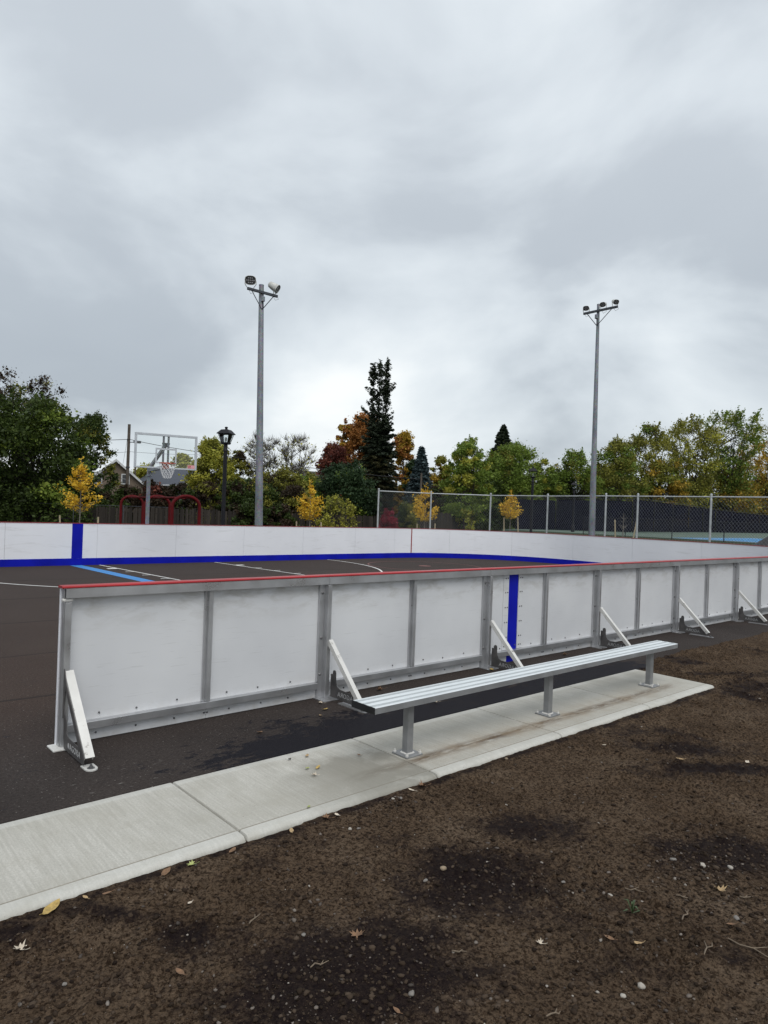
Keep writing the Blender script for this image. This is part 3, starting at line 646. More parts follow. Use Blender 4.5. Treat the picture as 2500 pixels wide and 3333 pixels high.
# ------------------------------------------------------------------ far boards with the rounded end
YF, RC, XC = 20.77, 5.05, J0 + JS*NJ
L1 = XC + 8; LA = RC*math.pi/2; LS = YF-2*RC-5.56
def path(s):
    if s < L1: return Vector((-8+s, YF, 0)), Vector((0, 1, 0))
    s -= L1
    if s < LA: a = s/RC; return Vector((XC+RC*math.sin(a), YF-RC+RC*math.cos(a), 0)), Vector((math.sin(a), math.cos(a), 0))
    s -= LA
    if s < LS: return Vector((XC+RC, YF-RC-s, 0)), Vector((1, 0, 0))
    s -= LS; a = min(s/RC, math.pi/2)
    return Vector((XC+RC*math.cos(a), 5.56+RC-RC*math.sin(a), 0)), Vector((math.cos(a), -math.sin(a), 0))
far = thing('rink_boards', (8, YF, 0), 'white rink boards with blue kick band, curving round the court end', 'rink boards')
def sweep(name, s0, s1, o0, o1, z0, z1, mat, parent=far):
    n = max(1, int((s1-s0)/.25)) if s1 > L1 else 1
    b = MB(); vs = []
    for i in range(n+1):
        p, nn = path(s0+(s1-s0)*i/n)
        for o_, z in ((o0, z0), (o1, z0), (o1, z1), (o0, z1)): q = p + nn*o_; vs.append((q.x, q.y, z))
    fs = [(3, 2, 1, 0), (4*n, 4*n+1, 4*n+2, 4*n+3)]
    for i in range(n):
        for j in range(4): fs.append((4*i+j, 4*i+(j+1) % 4, 4*i+4+(j+1) % 4, 4*i+4+j))
    b.add(vs, fs); return b.build(name, M[mat], parent)
TOT = L1+2*LA+LS
seams = [s for s in np.arange(12.78-2.44*5, L1-.8, 2.44)]
ends = seams + [L1+LA*i/3 for i in range(4)] + [L1+LA+LS/2] + [L1+LA+LS+LA*i/3 for i in range(4)]
ends[len(seams)-1+1] = L1
for s0, s1 in zip(ends[:-1], ends[1:]):
    sweep('panel', s0+.003, s1-.003, 0, .012, .20, 1.2, 'face')
    sweep('kick_band', s0+.002, s1-.002, -.012, .012, .0, .2, 'blue')
    sweep('cap_rail', s0+.001, s1-.001, -.012, .085, 1.2, 1.216, 'redline')
    sweep('top_rail', s0+.02, s1-.02, .013, .075, 1.13, 1.198, 'alu'); sweep('bottom_rail', s0+.02, s1-.02, .013, .07, .1, .16, 'alu')
    for f_ in (.02, .5): 
        sm = s0 + (s1-s0)*f_; sweep('post', sm+.02, sm+.075, .0135, .08, .165, 1.128, 'alu')
sweep('line_stripe', 14.51, 14.81, -.005, -.0005, .2015, 1.199, 'blue')
sweep('line_stripe', 27.90, 27.95, -.004, -.0005, .2015, 1.199, 'redline')

# ------------------------------------------------------------------ bench
BX0, BX1, BYC, BZ = 3.27, 7.90, 3.835, .47
bench = thing('bench', (5.6, BYC, .0125), 'long backless aluminium bench on three grey legs on the concrete pad', 'bench')
pr = [(-.127, .0), (-.127, .044), (-.122, .047), (-.058, .047), (-.056, .0435), (-.050, .0435), (-.048, .047), (-.036, .047), (-.034, .0435), (-.028, .0435), (-.026, .047), (.026, .047), (.028, .0435), (.034, .0435), (.036, .047), (.048, .047), (.050, .0435), (.056, .0435), (.058, .047), (.122, .047), (.127, .044), (.127, .0), (.121, .0), (.121, .038), (-.121, .038), (-.121, .0)]
MB().prism([(BYC+a, BZ-.047+b_) for a, b_ in pr], 0, BX0, BX1).build('seat', M['bench'], bench)
MB().box(BX0+.002, BX1-.002, BYC-.1285, BYC-.1273, BZ-.045, BZ-.004).build('seat_edge_shade', M['benchshade'], bench)  # thin added sheet: shade of the front edge put into its colour
M['grooveshade'] = simple('groove_shade_grey', (.42, .45, .46), .5, .2, .1, 12)  # grey that paints the shading of the seat's sloped grooves
for yo, hw_ in ((-.082, .014), (0, .013), (.082, .014)): MB().box(BX0+.001, BX1-.001, BYC+yo-hw_, BYC+yo+hw_, BZ+.0004, BZ+.0022).build('groove_shade_strip', M['grooveshade'], bench)  # added strips, groove shading as colour
for xa, xb in ((BX0-.006, BX0-.0002), (BX1+.0002, BX1+.006)): MB().cham(xa, xb, BYC-.131, BYC+.131, BZ-.05, BZ+.001, .002).build('end_cap', M['black'], bench)
for lx in (3.73, 5.56, 7.50):
    lg = MB().cham(lx-.031, lx+.031, BYC-.031, BYC+.031, .026, BZ-.052, .004).build('leg', M['benchleg'], bench)
    MB().cham(lx-.085, lx+.085, BYC-.085, BYC+.085, .0126, .0255, .003).build('base_plate', M['benchleg'], lg)
    MB().cham(lx-.05, lx+.05, BYC-.115, BYC+.115, BZ-.0515, BZ-.046, .001).build('top_bracket', M['benchleg'], lg)
    MB().prism([(lx+.0315, BZ-.052), (lx+.10, BZ-.052), (lx+.0315, BZ-.11)], 1, BYC-.004, BYC+.004).build('gusset', M['benchleg'], lg)
    b = MB()
    for i in range(26):
        t = i/26*2*math.pi; rr_ = .036/max(abs(math.cos(t)), abs(math.sin(t))); b.lathe((lx+rr_*math.cos(t), BYC+rr_*math.sin(t), .0255), [(.008, 0), (.006, .004+.004*random.random()), (.001, .009)], 5)
    o = b.build('weld_bead', M['bracemetal'], lg); o['kind'] = 'stuff'
    for dx in (-.068, .068):
        for dy in (-.068, .068): MB().lathe((lx+dx, BYC+dy, .0255), [(.013, 0), (.013, .011), (.006, .0115), (.006, .024)], 6).build('nut', M['bracemetal'], lg)

# ------------------------------------------------------------------ floodlight poles
def flood_head(parent, c, aim, sc=1.):
    # bowl with rounded-rectangle mouth pointing along aim
    a = Vector(aim).normalized(); side = a.cross(Vector((0, 0, 1))).normalized(); up = side.cross(a)
    mt = Matrix((side, up, a)).transposed()
    def ring(wx, wy, z, n=20, e=2.7):
        o_ = []; wx *= .88*sc; wy *= .92*sc; z *= .92*sc
        for i in range(n):
            t = 2*math.pi*i/n; ct, st = math.cos(t), math.sin(t)
            o_.append(Vector((wx*math.copysign(abs(ct)**(2/e), ct), wy*math.copysign(abs(st)**(2/e), st), z)))
        return o_
    def loft(rings):
        b = MB(); n = 20; vs = [mt @ p + Vector(c) for r_ in rings for p in r_]; fs = [tuple(range(n-1, -1, -1)), tuple(range((len(rings)-1)*n, len(rings)*n))]
        for i in range(len(rings)-1):
            for j in range(n): fs.append((i*n+j, i*n+(j+1) % n, (i+1)*n+(j+1) % n, (i+1)*n+j))
        return b.add(vs, fs)
    h = loft([ring(.08, .065, -.25), ring(.135, .105, -.21), ring(.165, .128, -.08), ring(.19, .148, .10), ring(.20, .155, .115), ring(.186, .143, .116), ring(.182, .14, .09)]).build('lamp_head', M['lampbody'], parent, True)
    loft([ring(.180, .138, .0905), ring(.178, .137, .098)]).build('lens', M['lens'], h)
    k = 0
    for ii in range(5):
        for jj in range(3):
            if ii in (0, 4) and jj in (0, 2): continue
            q = mt @ Vector(((ii-2)*.054*sc, (jj-1)*.068*sc, .0910*sc)) + Vector(c); MB().lathe(q, [(.02*sc, 0), (.018*sc, .006), (.007*sc, .007)], 8, mt).build('led', M['led'], h)
    # stirrup down to the arm
    p0 = mt @ Vector((.172*sc, 0, -.02)) + Vector(c); p1 = mt @ Vector((-.172*sc, 0, -.02)) + Vector(c)
    base = Vector((c[0], c[1], c[2]-.27*(1 if sc >= 1 else .75))) - a*Vector((a.x, a.y, 0)).length*.02
    dn = Vector((0, 0, -.22))
    MB().tube([p0, p0+dn*.55, base + side*.10, base - side*.10, p1+dn*.55, p1], .014, 6).build('bracket', M['lampbody'], h)
def flood_pole(px, py_base, py_top, pxt, D, armdir, offs, aims, r0, r1, label, sc=1.):
    c = at_depth(px, py_base, D); t = at_depth(pxt, py_top, D); zt = t[2]; g0 = gzp(c[0], c[1])
    th = thing('floodlight_pole', (c[0], c[1], g0), label, 'light pole', 'floodlight poles around the rink')
    lean = Vector((t[0]-c[0], t[1]-c[1], 0))
    MB().tube([(c[0]+lean.x*f_, c[1]+lean.y*f_, g0+(zt-g0)*f_) for f_ in np.linspace(0, 1, 7)], [r0+(r1-r0)*f_ for f_ in np.linspace(0, 1, 7)], 20).build('pole', M['galv'], th, True)
    tx_, ty_ = c[0]+lean.x, c[1]+lean.y
    MB().lathe((tx_, ty_, zt), [(r1*1.05, -.03), (r1*1.05, .012), (r1*.6, .025)], 16).build('pole_cap', M['galv'], th)
    MB().lathe((c[0], c[1], g0), [(r0*2.0, 0), (r0*2.0, .03), (r0*1.1, .035), (r0*1.1, .2)], 16).build('base_flange', M['galv'], th)
    ad = Vector((*armdir, 0)).normalized(); za_ = zt-.30; fr_ = ad.cross(Vector((0, 0, 1)))
    if (Vector((c[0], c[1], 0))).dot(fr_) > 0: fr_ = -fr_
    ac = Vector((tx_, ty_, za_)) + fr_*(r1+.045)
    lo, hi = min(offs)-.12, max(offs)+.12
    mt = Matrix.Translation(ac) @ Matrix((ad, fr_, Vector((0, 0, 1)))).transposed().to_4x4()
    MB().cham(lo, hi, -.04, .04, -.045, .045, .008, mt).build('cross_arm', M['darkarm'], th)
    for s_, e_ in ((-1, lo*.72), (1, hi*.72)):
        MB().tube([ac+Vector((0, 0, -.62)) - fr_*.03, ac+ad*e_+Vector((0, 0, -.04))], .016, 6).build('arm_strut', M['darkarm'], th)
    bx = Matrix.Translation(ac+Vector((0, 0, -.24))+fr_*.02) @ Matrix((ad, fr_, Vector((0, 0, 1)))).transposed().to_4x4()
    MB().cham(-.055, .055, -.05, .05, -.09, .09, .01, bx).build('junction_box', M['galv'], th)
    MB().tube([ac+Vector((0, 0, -.33)), ac+Vector((0, 0, -.5))+ad*.03, ac+Vector((0, 0, -.62))-fr_*.04], .014, 6).build('cable', M['cable'], th)
    for o_, am in zip(offs, aims):
        q = ac + ad*o_; flood_head(th, (q.x, q.y, q.z+(.30 if sc >= 1 else .22)), am, sc)
        MB().tube([q+Vector((0, 0, .04))+ad*.1, q+ad*.16+Vector((0, 0, -.10)), q+ad*.02+Vector((0, 0, -.16)), q-ad*.06+Vector((0, 0, -.04))], .006, 5).build('cable', M['cable'], th)
    return th
flood_pole(846, 1700, 928, 851, 25.4, (1, 0), (-.53, .50), [(-.55, -.80, -.18), (.62, -.62, -.52)], .158, .088, 'tall galvanised floodlight pole with two lamps, beside the black lantern post', 1.16)
flood_pole(1927, 1740, 991, 1948, 29.5, (0, -1), (-.52, .30, .85), [(-.75, -.35, -.30), (-.9, -.1, -.35), (-.45, -.85, -.45)], .150, .058, 'tall galvanised floodlight pole with three lamps, before the chain-link fence', .74)

# ------------------------------------------------------------------ basketball hoop
hc = Vector((8.80, 19.80, 0)); bd = Vector((1.58, -.46, 0)).normalized(); bn = Vector((bd.y, -bd.x, 0)); bn = bn if bn.y < 0 else -bn
pbase = hc - bn*1.30 - bd*.32
hoop = thing('basketball_hoop', (pbase.x, pbase.y, 0), 'clear basketball backboard with orange rim and net on a grey post', 'basketball hoop')
BM = Matrix.Translation(hc) @ Matrix((bd, -bn, Vector((0, 0, 1)))).transposed().to_4x4()     # local x along board, -y towards court, z up
MB().cham(-.055, .055, -.055, .055, 0, 2.98, .012, Matrix.Translation((pbase.x, pbase.y, 0)) @ Matrix.Rotation(math.atan2(bd.y, bd.x), 4, 'Z')).build('post', M['galv'], hoop)
MB().lathe((pbase.x, pbase.y, 2.70), [(.10, 0), (.10, .04), (.09, .045)], 12).build('post_collar', M['galv'], hoop)
hw, z0, z1, fw = .90, 2.90, 3.93, .068
for args in ((-hw, hw, -.022, .022, z0, z0+.045), (-hw, hw, -.022, .022, z1-fw, z1), (-hw, -hw+fw, -.0215, .0215, z0+.0455, z1-fw-.0005), (hw-fw, hw, -.0215, .0215, z0+.0455, z1-fw-.0005)):
    MB().cham(*args, .006, BM).build('backboard_frame', M['whitepaint'], hoop)
MB().box(-hw+fw-.005, hw-fw+.005, -.006, .006, z0+.04, z1-fw+.005, BM).build('backboard_pane', M['glass'], hoop)
for args in ((-.305, .305, -.0095, -.0065, 3.46, 3.51), (-.305, .305, -.0095, -.0065, 3.05, 3.095), (-.305, -.258, -.0094, -.0066, 3.0955, 3.4595), (.258, .305, -.0094, -.0066, 3.0955, 3.4595)):
    MB().box(*args, BM).build('target_square', M['whitepaint'], hoop)
for xx in (-.075, .065): MB().box(xx-.028, xx+.028, .0265, .075, z0+.02, z1-.02, BM).build('back_bar', M['galv'], hoop)
MB().box(-.11, .11, .076, .12, 3.63, 3.68, BM).build('back_bar', M['darkarm'], hoop)
MB().box(-.10, .10, .076, .12, 2.93, 2.98, BM).build('back_bar', M['galv'], hoop)
def arm(z_a, z_b, w_=.045):
    A = BM @ Vector((0, .12, z_b)); B_ = Vector((pbase.x, pbase.y, z_a)); MB().tube([B_, A], w_, 4, True, R(45)).build('support_arm', M['galv'], hoop)
arm(2.93, 3.62, .06); arm(2.90, 2.95, .07)
rc_ = BM @ Vector((0, -.38, 3.05))
b = MB(); b.tube([rc_ + Vector((.228*math.cos(t), .228*math.sin(t), 0)) for t in np.linspace(0, 2*math.pi, 33)], .011, 6, False); b.build('rim', M['orange'], hoop, True)
MB().box(-.10, .10, -.155, -.012, 3.03, 3.06, BM).box(-.09, .09, -.03, -.0125, 2.90, 3.029, BM).build('rim_bracket', M['orange'], hoop)
b = MB(); nst = 12
for i in range(nst):
    for sg in (1, -1):
        pts = []
        for j in range(7):
            f_ = j/6; t = 2*math.pi*(i + sg*j*.5)/nst; r_ = .228*(1-f_) + .10*f_ + .02*math.sin(f_*3.1); pts.append(rc_ + Vector((r_*math.cos(t), r_*math.sin(t), -.012-.43*f_)))
        b.tube(pts, .0045, 4, False)
o = b.build('net', M['net'], hoop); o['kind'] = 'stuff'
MB().box(.63, .84, -.0245, -.0225, z0+.046+.0, z0+.15, BM).build('warning_sticker', M['signpink'], hoop)
ring = MB(); ring.tube([BM @ Vector((.69+.032*math.cos(t), -.0252, z0+.10+.032*math.sin(t))) for t in np.linspace(0, 2*math.pi, 17)], .006, 4, False); ring.tube([BM @ Vector((.668, -.0252, z0+.078)), BM @ Vector((.712, -.0252, z0+.122))], .005, 4); ring.build('warning_symbol', M['stickred'], hoop)

# ------------------------------------------------------------------ lantern posts
def lantern(px, py_top, D, label):
    t = at_depth(px, py_top, D); gx, gy, g0 = t[0], t[1], gzp(t[0], t[1]); H_ = t[2]-g0
    th = thing('lantern_post', (gx, gy, g0), label, 'lamp post', 'black lantern posts')
    zb = g0+H_-.64
    MB().lathe((gx, gy, g0), [(.14, 0), (.14, .5), (.11, .56), (.085, .62), (.075, 1.0), (.068, zb-g0-.25), (.085, zb-g0-.24), (.085, zb-g0-.2), (.07, zb-g0-.18), (.07, zb-g0)], 16).build('post', M['blackmetal'], th, True)
    cy_, sy0 = math.cos(R(34)), math.sin(R(34))
    def rg(h, z): return [Vector((gx+(sx_*cy_-sy_*sy0)*h, gy+(sx_*sy0+sy_*cy_)*h, z)) for sx_, sy_ in ((-1, -1), (1, -1), (1, 1), (-1, 1))]
    def frus(levels):
        vs = sum([rg(h, z) for h, z in levels], []); n = len(levels); fs = [(3, 2, 1, 0), tuple(range(4*n-4, 4*n))]
        for i in range(n-1):
            for j in range(4): fs.append((4*i+j, 4*i+(j+1) % 4, 4*i+4+(j+1) % 4, 4*i+4+j))
        return MB().add(vs, fs)
    frus([(.10, zb), (.135, zb+.03), (.135, zb+.07)]).build('lantern_base', M['blackmetal'], th)
    lb, lt = rg(.125, zb+.07), rg(.205, zb+.37)
    for i in range(4):
        MB().tube([lb[i], lt[i]], .011, 4).build('lantern_bar', M['blackmetal'], th)
        j = (i+1) % 4; c0 = Vector((gx, gy, 0)); q = [lb[i], lb[j], lt[j], lt[i]]
        q = [p + (Vector((gx, gy, p.z))-p)*.06 for p in q]
        MB().add(q + [p + (Vector((gx, gy, p.z))-p)*.03 for p in q], [(0, 1, 2, 3), (7, 6, 5, 4), (0, 4, 5, 1), (1, 5, 6, 2), (2, 6, 7, 3), (3, 7, 4, 0)]).build('pane', M['glass'], th)
    MB().lathe((gx, gy, zb+.07), [(.025, 0), (.025, .06), (.038, .07), (.038, .17), (.02, .19)], 10).build('bulb_holder', M['lampbody'], th, True)
    frus([(.25, zb+.37), (.255, zb+.385), (.16, zb+.50), (.13, zb+.53), (.06, zb+.545)]).build('lantern_roof', M['blackmetal'], th)
    MB().lathe((gx, gy, zb+.54), [(.045, 0), (.045, .05), (.058, .055), (.058, .085), (.03, .10)], 10).build('finial', M['blackmetal'], th)
lantern(737, 1389, 25.0, 'black lantern lamp post beside the two-lamp floodlight pole')
lantern(1736, 1519, 39.4, 'black lantern lamp post behind the fence near the yellow sapling')
lantern(1870, 1567, 53, 'small distant black lantern lamp post against dark foliage by the navy windscreen')

# ------------------------------------------------------------------ red climbing arches
mbar = thing('climbing_frame', (*at_depth(500, 1700, 31)[:2], -.02), 'dark red playground climbing frame of three arches behind the boards', 'climbing frame')
A0 = at_depth(430, 1640, 37); A1 = at_depth(606, 1640, 28.5)
ld = Vector((A1[0]-A0[0], A1[1]-A0[1], 0)); across = Vector((ld.y, -ld.x, 0)).normalized(); across = across.normalized()
tops = []
for f_ in (0, .54, 1.0):
    c = Vector((A0[0], A0[1], 0)) + ld*f_; hw_ = .56; g0 = -.02; zt = 2.2; rr_ = .42
    pts = [c-across*hw_+Vector((0, 0, g0)), c-across*hw_+Vector((0, 0, zt-rr_))]
    for a in np.linspace(180, 0, 13): pts.append(c + across*(hw_*math.cos(R(a))) + Vector((0, 0, zt-rr_+rr_*math.sin(R(a)))))
    pts += [c+across*hw_+Vector((0, 0, g0))]
    MB().tube(pts, .068, 10).build('arch', M['playred'], mbar, True); tops.append(c)
for sg in (-1, 1):
    MB().tube([tops[0]+across*.22*sg+Vector((0, 0, 2.13)), tops[2]+across*.22*sg+Vector((0, 0, 2.13))], .035, 8).build('top_rail', M['playred'], mbar)
for i in range(1, 12):
    c = tops[0].lerp(tops[2], i/12); MB().tube([c-across*.22+Vector((0, 0, 2.10)), c+across*.22+Vector((0, 0, 2.10))], .02, 6).build('rung', M['playred'], mbar)

# ------------------------------------------------------------------ chain-link fence round the rink end
fpts = [(24.7, 28.35), (27.75, 27.37), (29.95, 24.9), (30.2, 21.3), (29.35, 17.45), (29.35, 15.85), (29.25, 12.55), (29.2, 9.2), (29.2, 5.9)]
cfence = thing('chain_link_fence', (27.75, 27.37, -.02), 'tall galvanised chain-link fence with round posts behind the rink end', 'fence')
FH = 3.0
pm_ = MB().lathe((0, 0, 0), [(.045, 0), (.045, FH+.06), (.052, FH+.065), (.052, FH+.10), (.02, FH+.13)], 12).mesh('post', smooth=True); pm_.materials.append(M['fencegalv'])
for x, y in fpts: inst('post', pm_, cfence, (x, y, min(-.02, gzp(x, y))))
for (xa, ya), (xb, yb) in zip(fpts[:-1], fpts[1:]):
    A = Vector((xa, ya, 0)); B_ = Vector((xb, yb, 0)); d = B_-A; Lg = d.length; d.normalize(); sn = Vector((-d.y, d.x, 0))
    MB().tube([A+d*.045+Vector((0, 0, FH-.03)), B_-d*.045+Vector((0, 0, FH-.03))], .027, 8).build('top_rail', M['fencegalv'], cfence, True)
    MB().tube([A+d*.045+Vector((0, 0, .12)), B_-d*.045+Vector((0, 0, .12))], .012, 6).build('tension_wire', M['fencegalv'], cfence)
    b = MB(); pitch = .14; H0, H1 = .05, FH+.04; hh = H1-H0; slope = 1.25      # rise per run
    run = hh/slope; k = -int(run/pitch)-1
    while k*pitch < Lg:
        for sg in (1, -1):
            x0_, x1_ = k*pitch, k*pitch+run; z0_, z1_ = H0, H1
            ta = max(0, -x0_/run); tb = min(1, (Lg-x0_)/run)
            if tb-ta < .01: continue
            za_, zb_ = (z0_+hh*ta, z0_+hh*tb) if sg > 0 else (z1_-hh*ta, z1_-hh*tb)
            o_ = sn*(.004*sg)
            b.tube([A+d*(x0_+run*ta)+o_+Vector((0, 0, za_)), A+d*(x0_+run*tb)+o_+Vector((0, 0, zb_))], .0034, 3, False)
        k += 1
    o = link_mesh('chain_mesh', b.mesh('chain_mesh', ORG[cfence.name], fix=False), M['wire'], cfence, None, ORG[cfence.name]); o['kind'] = 'stuff'

# ------------------------------------------------------------------ tennis courts, windscreens, low black fence
cz_ = .8
tc_ = MB().box(43, 150, -30, 34.5, .3, cz_+.03).build('tennis_court', M['court_green']); tag(tc_, 'green and blue tennis court surface beyond the chain-link fence', kind='structure'); ORG[tc_.name] = np.zeros(3)
for x0 in (44.2, 63, 82, 101):
    for y0 in (-26, -9, 8):
        flat('playing_area', [(x0, y0), (x0+13, y0), (x0+13, y0+13.5), (x0, y0+13.5)], cz_+.034, M['court_blue'], tc_)
        for q in ([(x0+1, y0+1), (x0+12, y0+1)], [(x0+1, y0+12.5), (x0+12, y0+12.5)], [(x0+1, y0+1), (x0+1, y0+12.5)], [(x0+12, y0+1), (x0+12, y0+12.5)]):
            p, q2 = Vector((*q[0], 0)), Vector((*q[1], 0)); dd = (q2-p).normalized(); s_ = Vector((-dd.y, dd.x, 0))*.05
            flat('court_line', [(a.x, a.y) for a in (p-s_, q2-s_, q2+s_, p+s_)], cz_+.038, M['mark_white'], tc_)
def post_fence(name, label, pts, h, pr_, step, postmat, screen=None, mesh_=False, cat='fence'):
    th = thing(name, (*pts[0], gzp(*pts[0])), label, cat)
    pmh = MB().lathe((0, 0, 0), [(pr_, 0), (pr_, h), (pr_*.5, h+.04)], 8).mesh('post', smooth=True); pmh.materials.append(M[postmat])
    for a, b_ in zip(pts[:-1], pts[1:]):
        A, B_ = Vector((*a, 0)), Vector((*b_, 0)); n = max(1, round((B_-A).length/step)); d = (B_-A).normalized(); sn = Vector((-d.y, d.x, 0))
        for i in range(n+1):
            p = A.lerp(B_, i/n); g0 = gzp(p.x, p.y); inst('post', pmh, th, (p.x, p.y, g0-.05))
            if i < n:
                q = A.lerp(B_, (i+1)/n); g1 = gzp(q.x, q.y)
                MB().tube([p+Vector((0, 0, g0+h-.06)), q+Vector((0, 0, g1+h-.06))], pr_*.6, 6).build('rail', M[postmat], th)
                if screen:
                    b = MB(); vs = []; m_n = 6
                    for j in range(m_n+1):
                        r_ = p.lerp(q, .015+.97*j/m_n); sag = .03*math.sin(j*1.7+i)
                        for z in (g0+.12, g0+h*.5, g0+h-.16+sag*.5): vs.append(r_ + sn*(.05+sag*(1 if abs(z-g0-h*.5) < .1 else .3)) + Vector((0, 0, z)))
                    for v_ in list(vs): vs.append(v_ + sn*.012)
                    K = 3*(m_n+1); fs = []
                    for j in range(m_n):
                        for z in range(2):
                            f0 = (j*3+z, (j+1)*3+z, (j+1)*3+z+1, j*3+z+1); fs += [f0, tuple(K+t for t in reversed(f0))]
                    b.add(vs, fs).build('screen_panel', M[screen], th)
                if mesh_:
                    b = MB(); Lg = (q-p).length; x_ = -h
                    while x_ < Lg:
                        for sg in (1, -1):
                            ta = max(0, -x_/h); tb = min(1, (Lg-x_)/h)
                            za_, zb_ = (h*ta, h*tb) if sg > 0 else (h-h*ta, h-h*tb)
                            if tb-ta > .02: b.tube([p+d*(x_+h*ta)+sn*.004*sg+Vector((0, 0, g0+za_)), p+d*(x_+h*tb)+sn*.004*sg+Vector((0, 0, g0+zb_))], .004, 3, False)
                        x_ += .16
                    o = link_mesh('chain_mesh', b.mesh('chain_mesh', ORG[th.name], fix=False), M['cable'], th, None, ORG[th.name]); o['kind'] = 'stuff'
    return th
wsp = [tuple(at_depth(x_, 1700, d_)[:2]) for x_, d_ in ((1680, 58), (2060, 60), (2330, 84), (2640, 120))]
post_fence('tennis_fence', 'shorter navy windscreen fence ending behind the narrow yellow sapling', wsp[:2], 2.95, .04, 3.5, 'blackmetal', 'screen')
post_fence('tennis_fence', 'navy windscreen fence along the far side of the blue tennis courts', wsp[1:], 3.1, .04, 6, 'blackmetal', 'screen')
post_fence('court_fence', 'low black chain-link fence along the edge of the tennis court', [(42.6, 27), (42.6, -8)], 1.25, .028, 3.05, 'blackmetal', None, True)
b = MB(); c = gp(2492, 1780, .2); hb = at_depth(2497, 1770, 33)
xs_ = np.linspace(-1.2, 1.2, 17); XX, YY = np.meshgrid(xs_, xs_, indexing='ij'); rr_ = np.sqrt(XX**2+YY**2)
Z = 1.0*np.clip(1-rr_/1.2, 0, 1)**.8 + .12*(fbm(XX+3, YY+9, 2.5, 3)-.5)*(rr_ < 1.1) 
hp = link_mesh('mulch_heap', grid_mesh('mulch_heap', xs_, xs_, Z), M['tarp'], None, (hb[0], hb[1], gzp(hb[0], hb[1])-.03)); tag(hp, 'dark heap on the ground behind the chain-link fence beside the blue court', 'heap')

# ------------------------------------------------------------------ wooden fence along the back
wf = thing('wooden_fence', (9, 41, 0), 'dark weathered board fence along the back of the playground', 'fence')
wp = [at_depth(-120, 1700, 43), at_depth(520, 1700, 45), at_depth(1000, 1700, 47), at_depth(1240, 1700, 48), at_depth(1500, 1700, 58)]
plank = MB().prism([(-.068, 0), (.068, 0), (.068, 1.50), (.045, 1.54), (-.045, 1.54), (-.068, 1.50)], 1, -.01, .01).mesh('plank'); plank.materials.append(M['fenceboard'])
fpm = MB().box(-.05, .05, -.05, .05, -.1, 1.6).mesh('post'); fpm.materials.append(M['fenceboard'])
cnt = 0
for a, b_ in zip(wp[:-1], wp[1:]):
    A, B_ = Vector((a[0], a[1], 0)), Vector((b_[0], b_[1], 0)); Lg = (B_-A).length; d = (B_-A).normalized(); rz = math.atan2(d.y, d.x); sn = Vector((-d.y, d.x, 0))
    n = int(Lg/.152)
    for i in range(n):
        if cnt >= 298: break
        p = A + d*(i+.5)*.152 + sn*random.uniform(-.006, .006); o = inst('plank', plank, wf, (p.x, p.y, gzp(p.x, p.y)+random.uniform(-.03, .05)), rz); cnt += 1
        o.rotation_euler = (random.gauss(0, .012), random.gauss(0, .014), rz); o.scale = (1, 1, 1+random.uniform(-.03, .05))
    else_i = i
    if cnt >= 298 and else_i < n-1:
        b = MB()
        for i in range(else_i, n):
            p = A + d*(i+.5)*.152; x0 = -.066; mt = Matrix.Translation((p.x, p.y, gzp(p.x, p.y))) @ Matrix.Rotation(rz, 4, 'Z'); b.box(-.067, .067, -.01, .01, 0, 1.5+random.uniform(-.04, .06), mt)
        o = b.build('plank_run', M['fenceboard'], wf); o['kind'] = 'stuff'
    for i in range(int(Lg/2.4)+1):
        p = A + d*i*2.4 + sn*.07; inst('post', fpm, wf, (p.x, p.y, gzp(p.x, p.y)), rz)
    for z in (.35, 1.2): MB().tube([A+sn*.04+Vector((0, 0, z)), B_+sn*.04+Vector((0, 0, z))], .04, 4).build('rail', M['fenceboard'], wf)
# low mesh fence standing before it
post_fence('garden_fence', 'thin chain-link fence standing before the dark board fence', [tuple(at_depth(-100, 1700, 41.5)[:2]), tuple(at_depth(560, 1700, 43.5)[:2])], 1.7, .022, 3., 'darkarm', None, False)

# ------------------------------------------------------------------ utility pole, cables, houses
def upole(px, py, D, r, label, cross=True):
    t = at_depth(px, py, D); g0 = gzp(t[0], t[1]); th = thing('utility_pole', (t[0], t[1], g0), label, 'utility pole')
    MB().tube([(t[0], t[1], g0), (t[0], t[1], t[2])], [r, r*.8], 12).build('pole', M['utility'], th, True)
    if cross:
        MB().lathe((t[0], t[1], t[2]-3.9), [(r*1.15, 0), (r*1.15, .12)], 12).build('band', M['darkarm'], th)
        q = at_depth(px+26, py+58, D-.5); MB().tube([(t[0], t[1], q[2]), tuple(q)], .035, 6).build('bracket_arm', M['darkarm'], th)
        mtq = Matrix.Translation(Vector(q)); MB().cham(-.3, .3, -.16, .16, -.10, .12, .04, mtq).build('street_lamp_head', M['darkarm'], th)
    return t
up1 = upole(421, 1381, 62, .155, 'thick bare wooden utility pole beside the tan house gable')
up2 = upole(442, 1478, 78, .11, 'thin distant utility pole between the thick wooden pole and the hoop', False)
up3 = upole(1372, 1540, 56, .10, 'pale wooden utility pole in front of the blue spruce', False)
def cable(pts, r=.022, label=''):
    q = []
    for a, b_ in zip(pts[:-1], pts[1:]):
        A, B_ = Vector(a), Vector(b_)
        for i in range(10): f_ = i/10; p = A.lerp(B_, f_); p.z -= .02*(B_-A).length*4*f_*(1-f_)*.5; q.append(p)
    q.append(Vector(pts[-1])); o = MB().tube(q, r, 5).build('overhead_cable', M['cable']); tag(o, label, 'cable', 'overhead cables')
cable([at_depth(150, 1432, 60), at_depth(421, 1430, 61.9), at_depth(700, 1478, 58), at_depth(1130, 1535, 60), at_depth(1372, 1560, 56)], .026, 'thick dark overhead cable running past the utility pole behind the backboard')
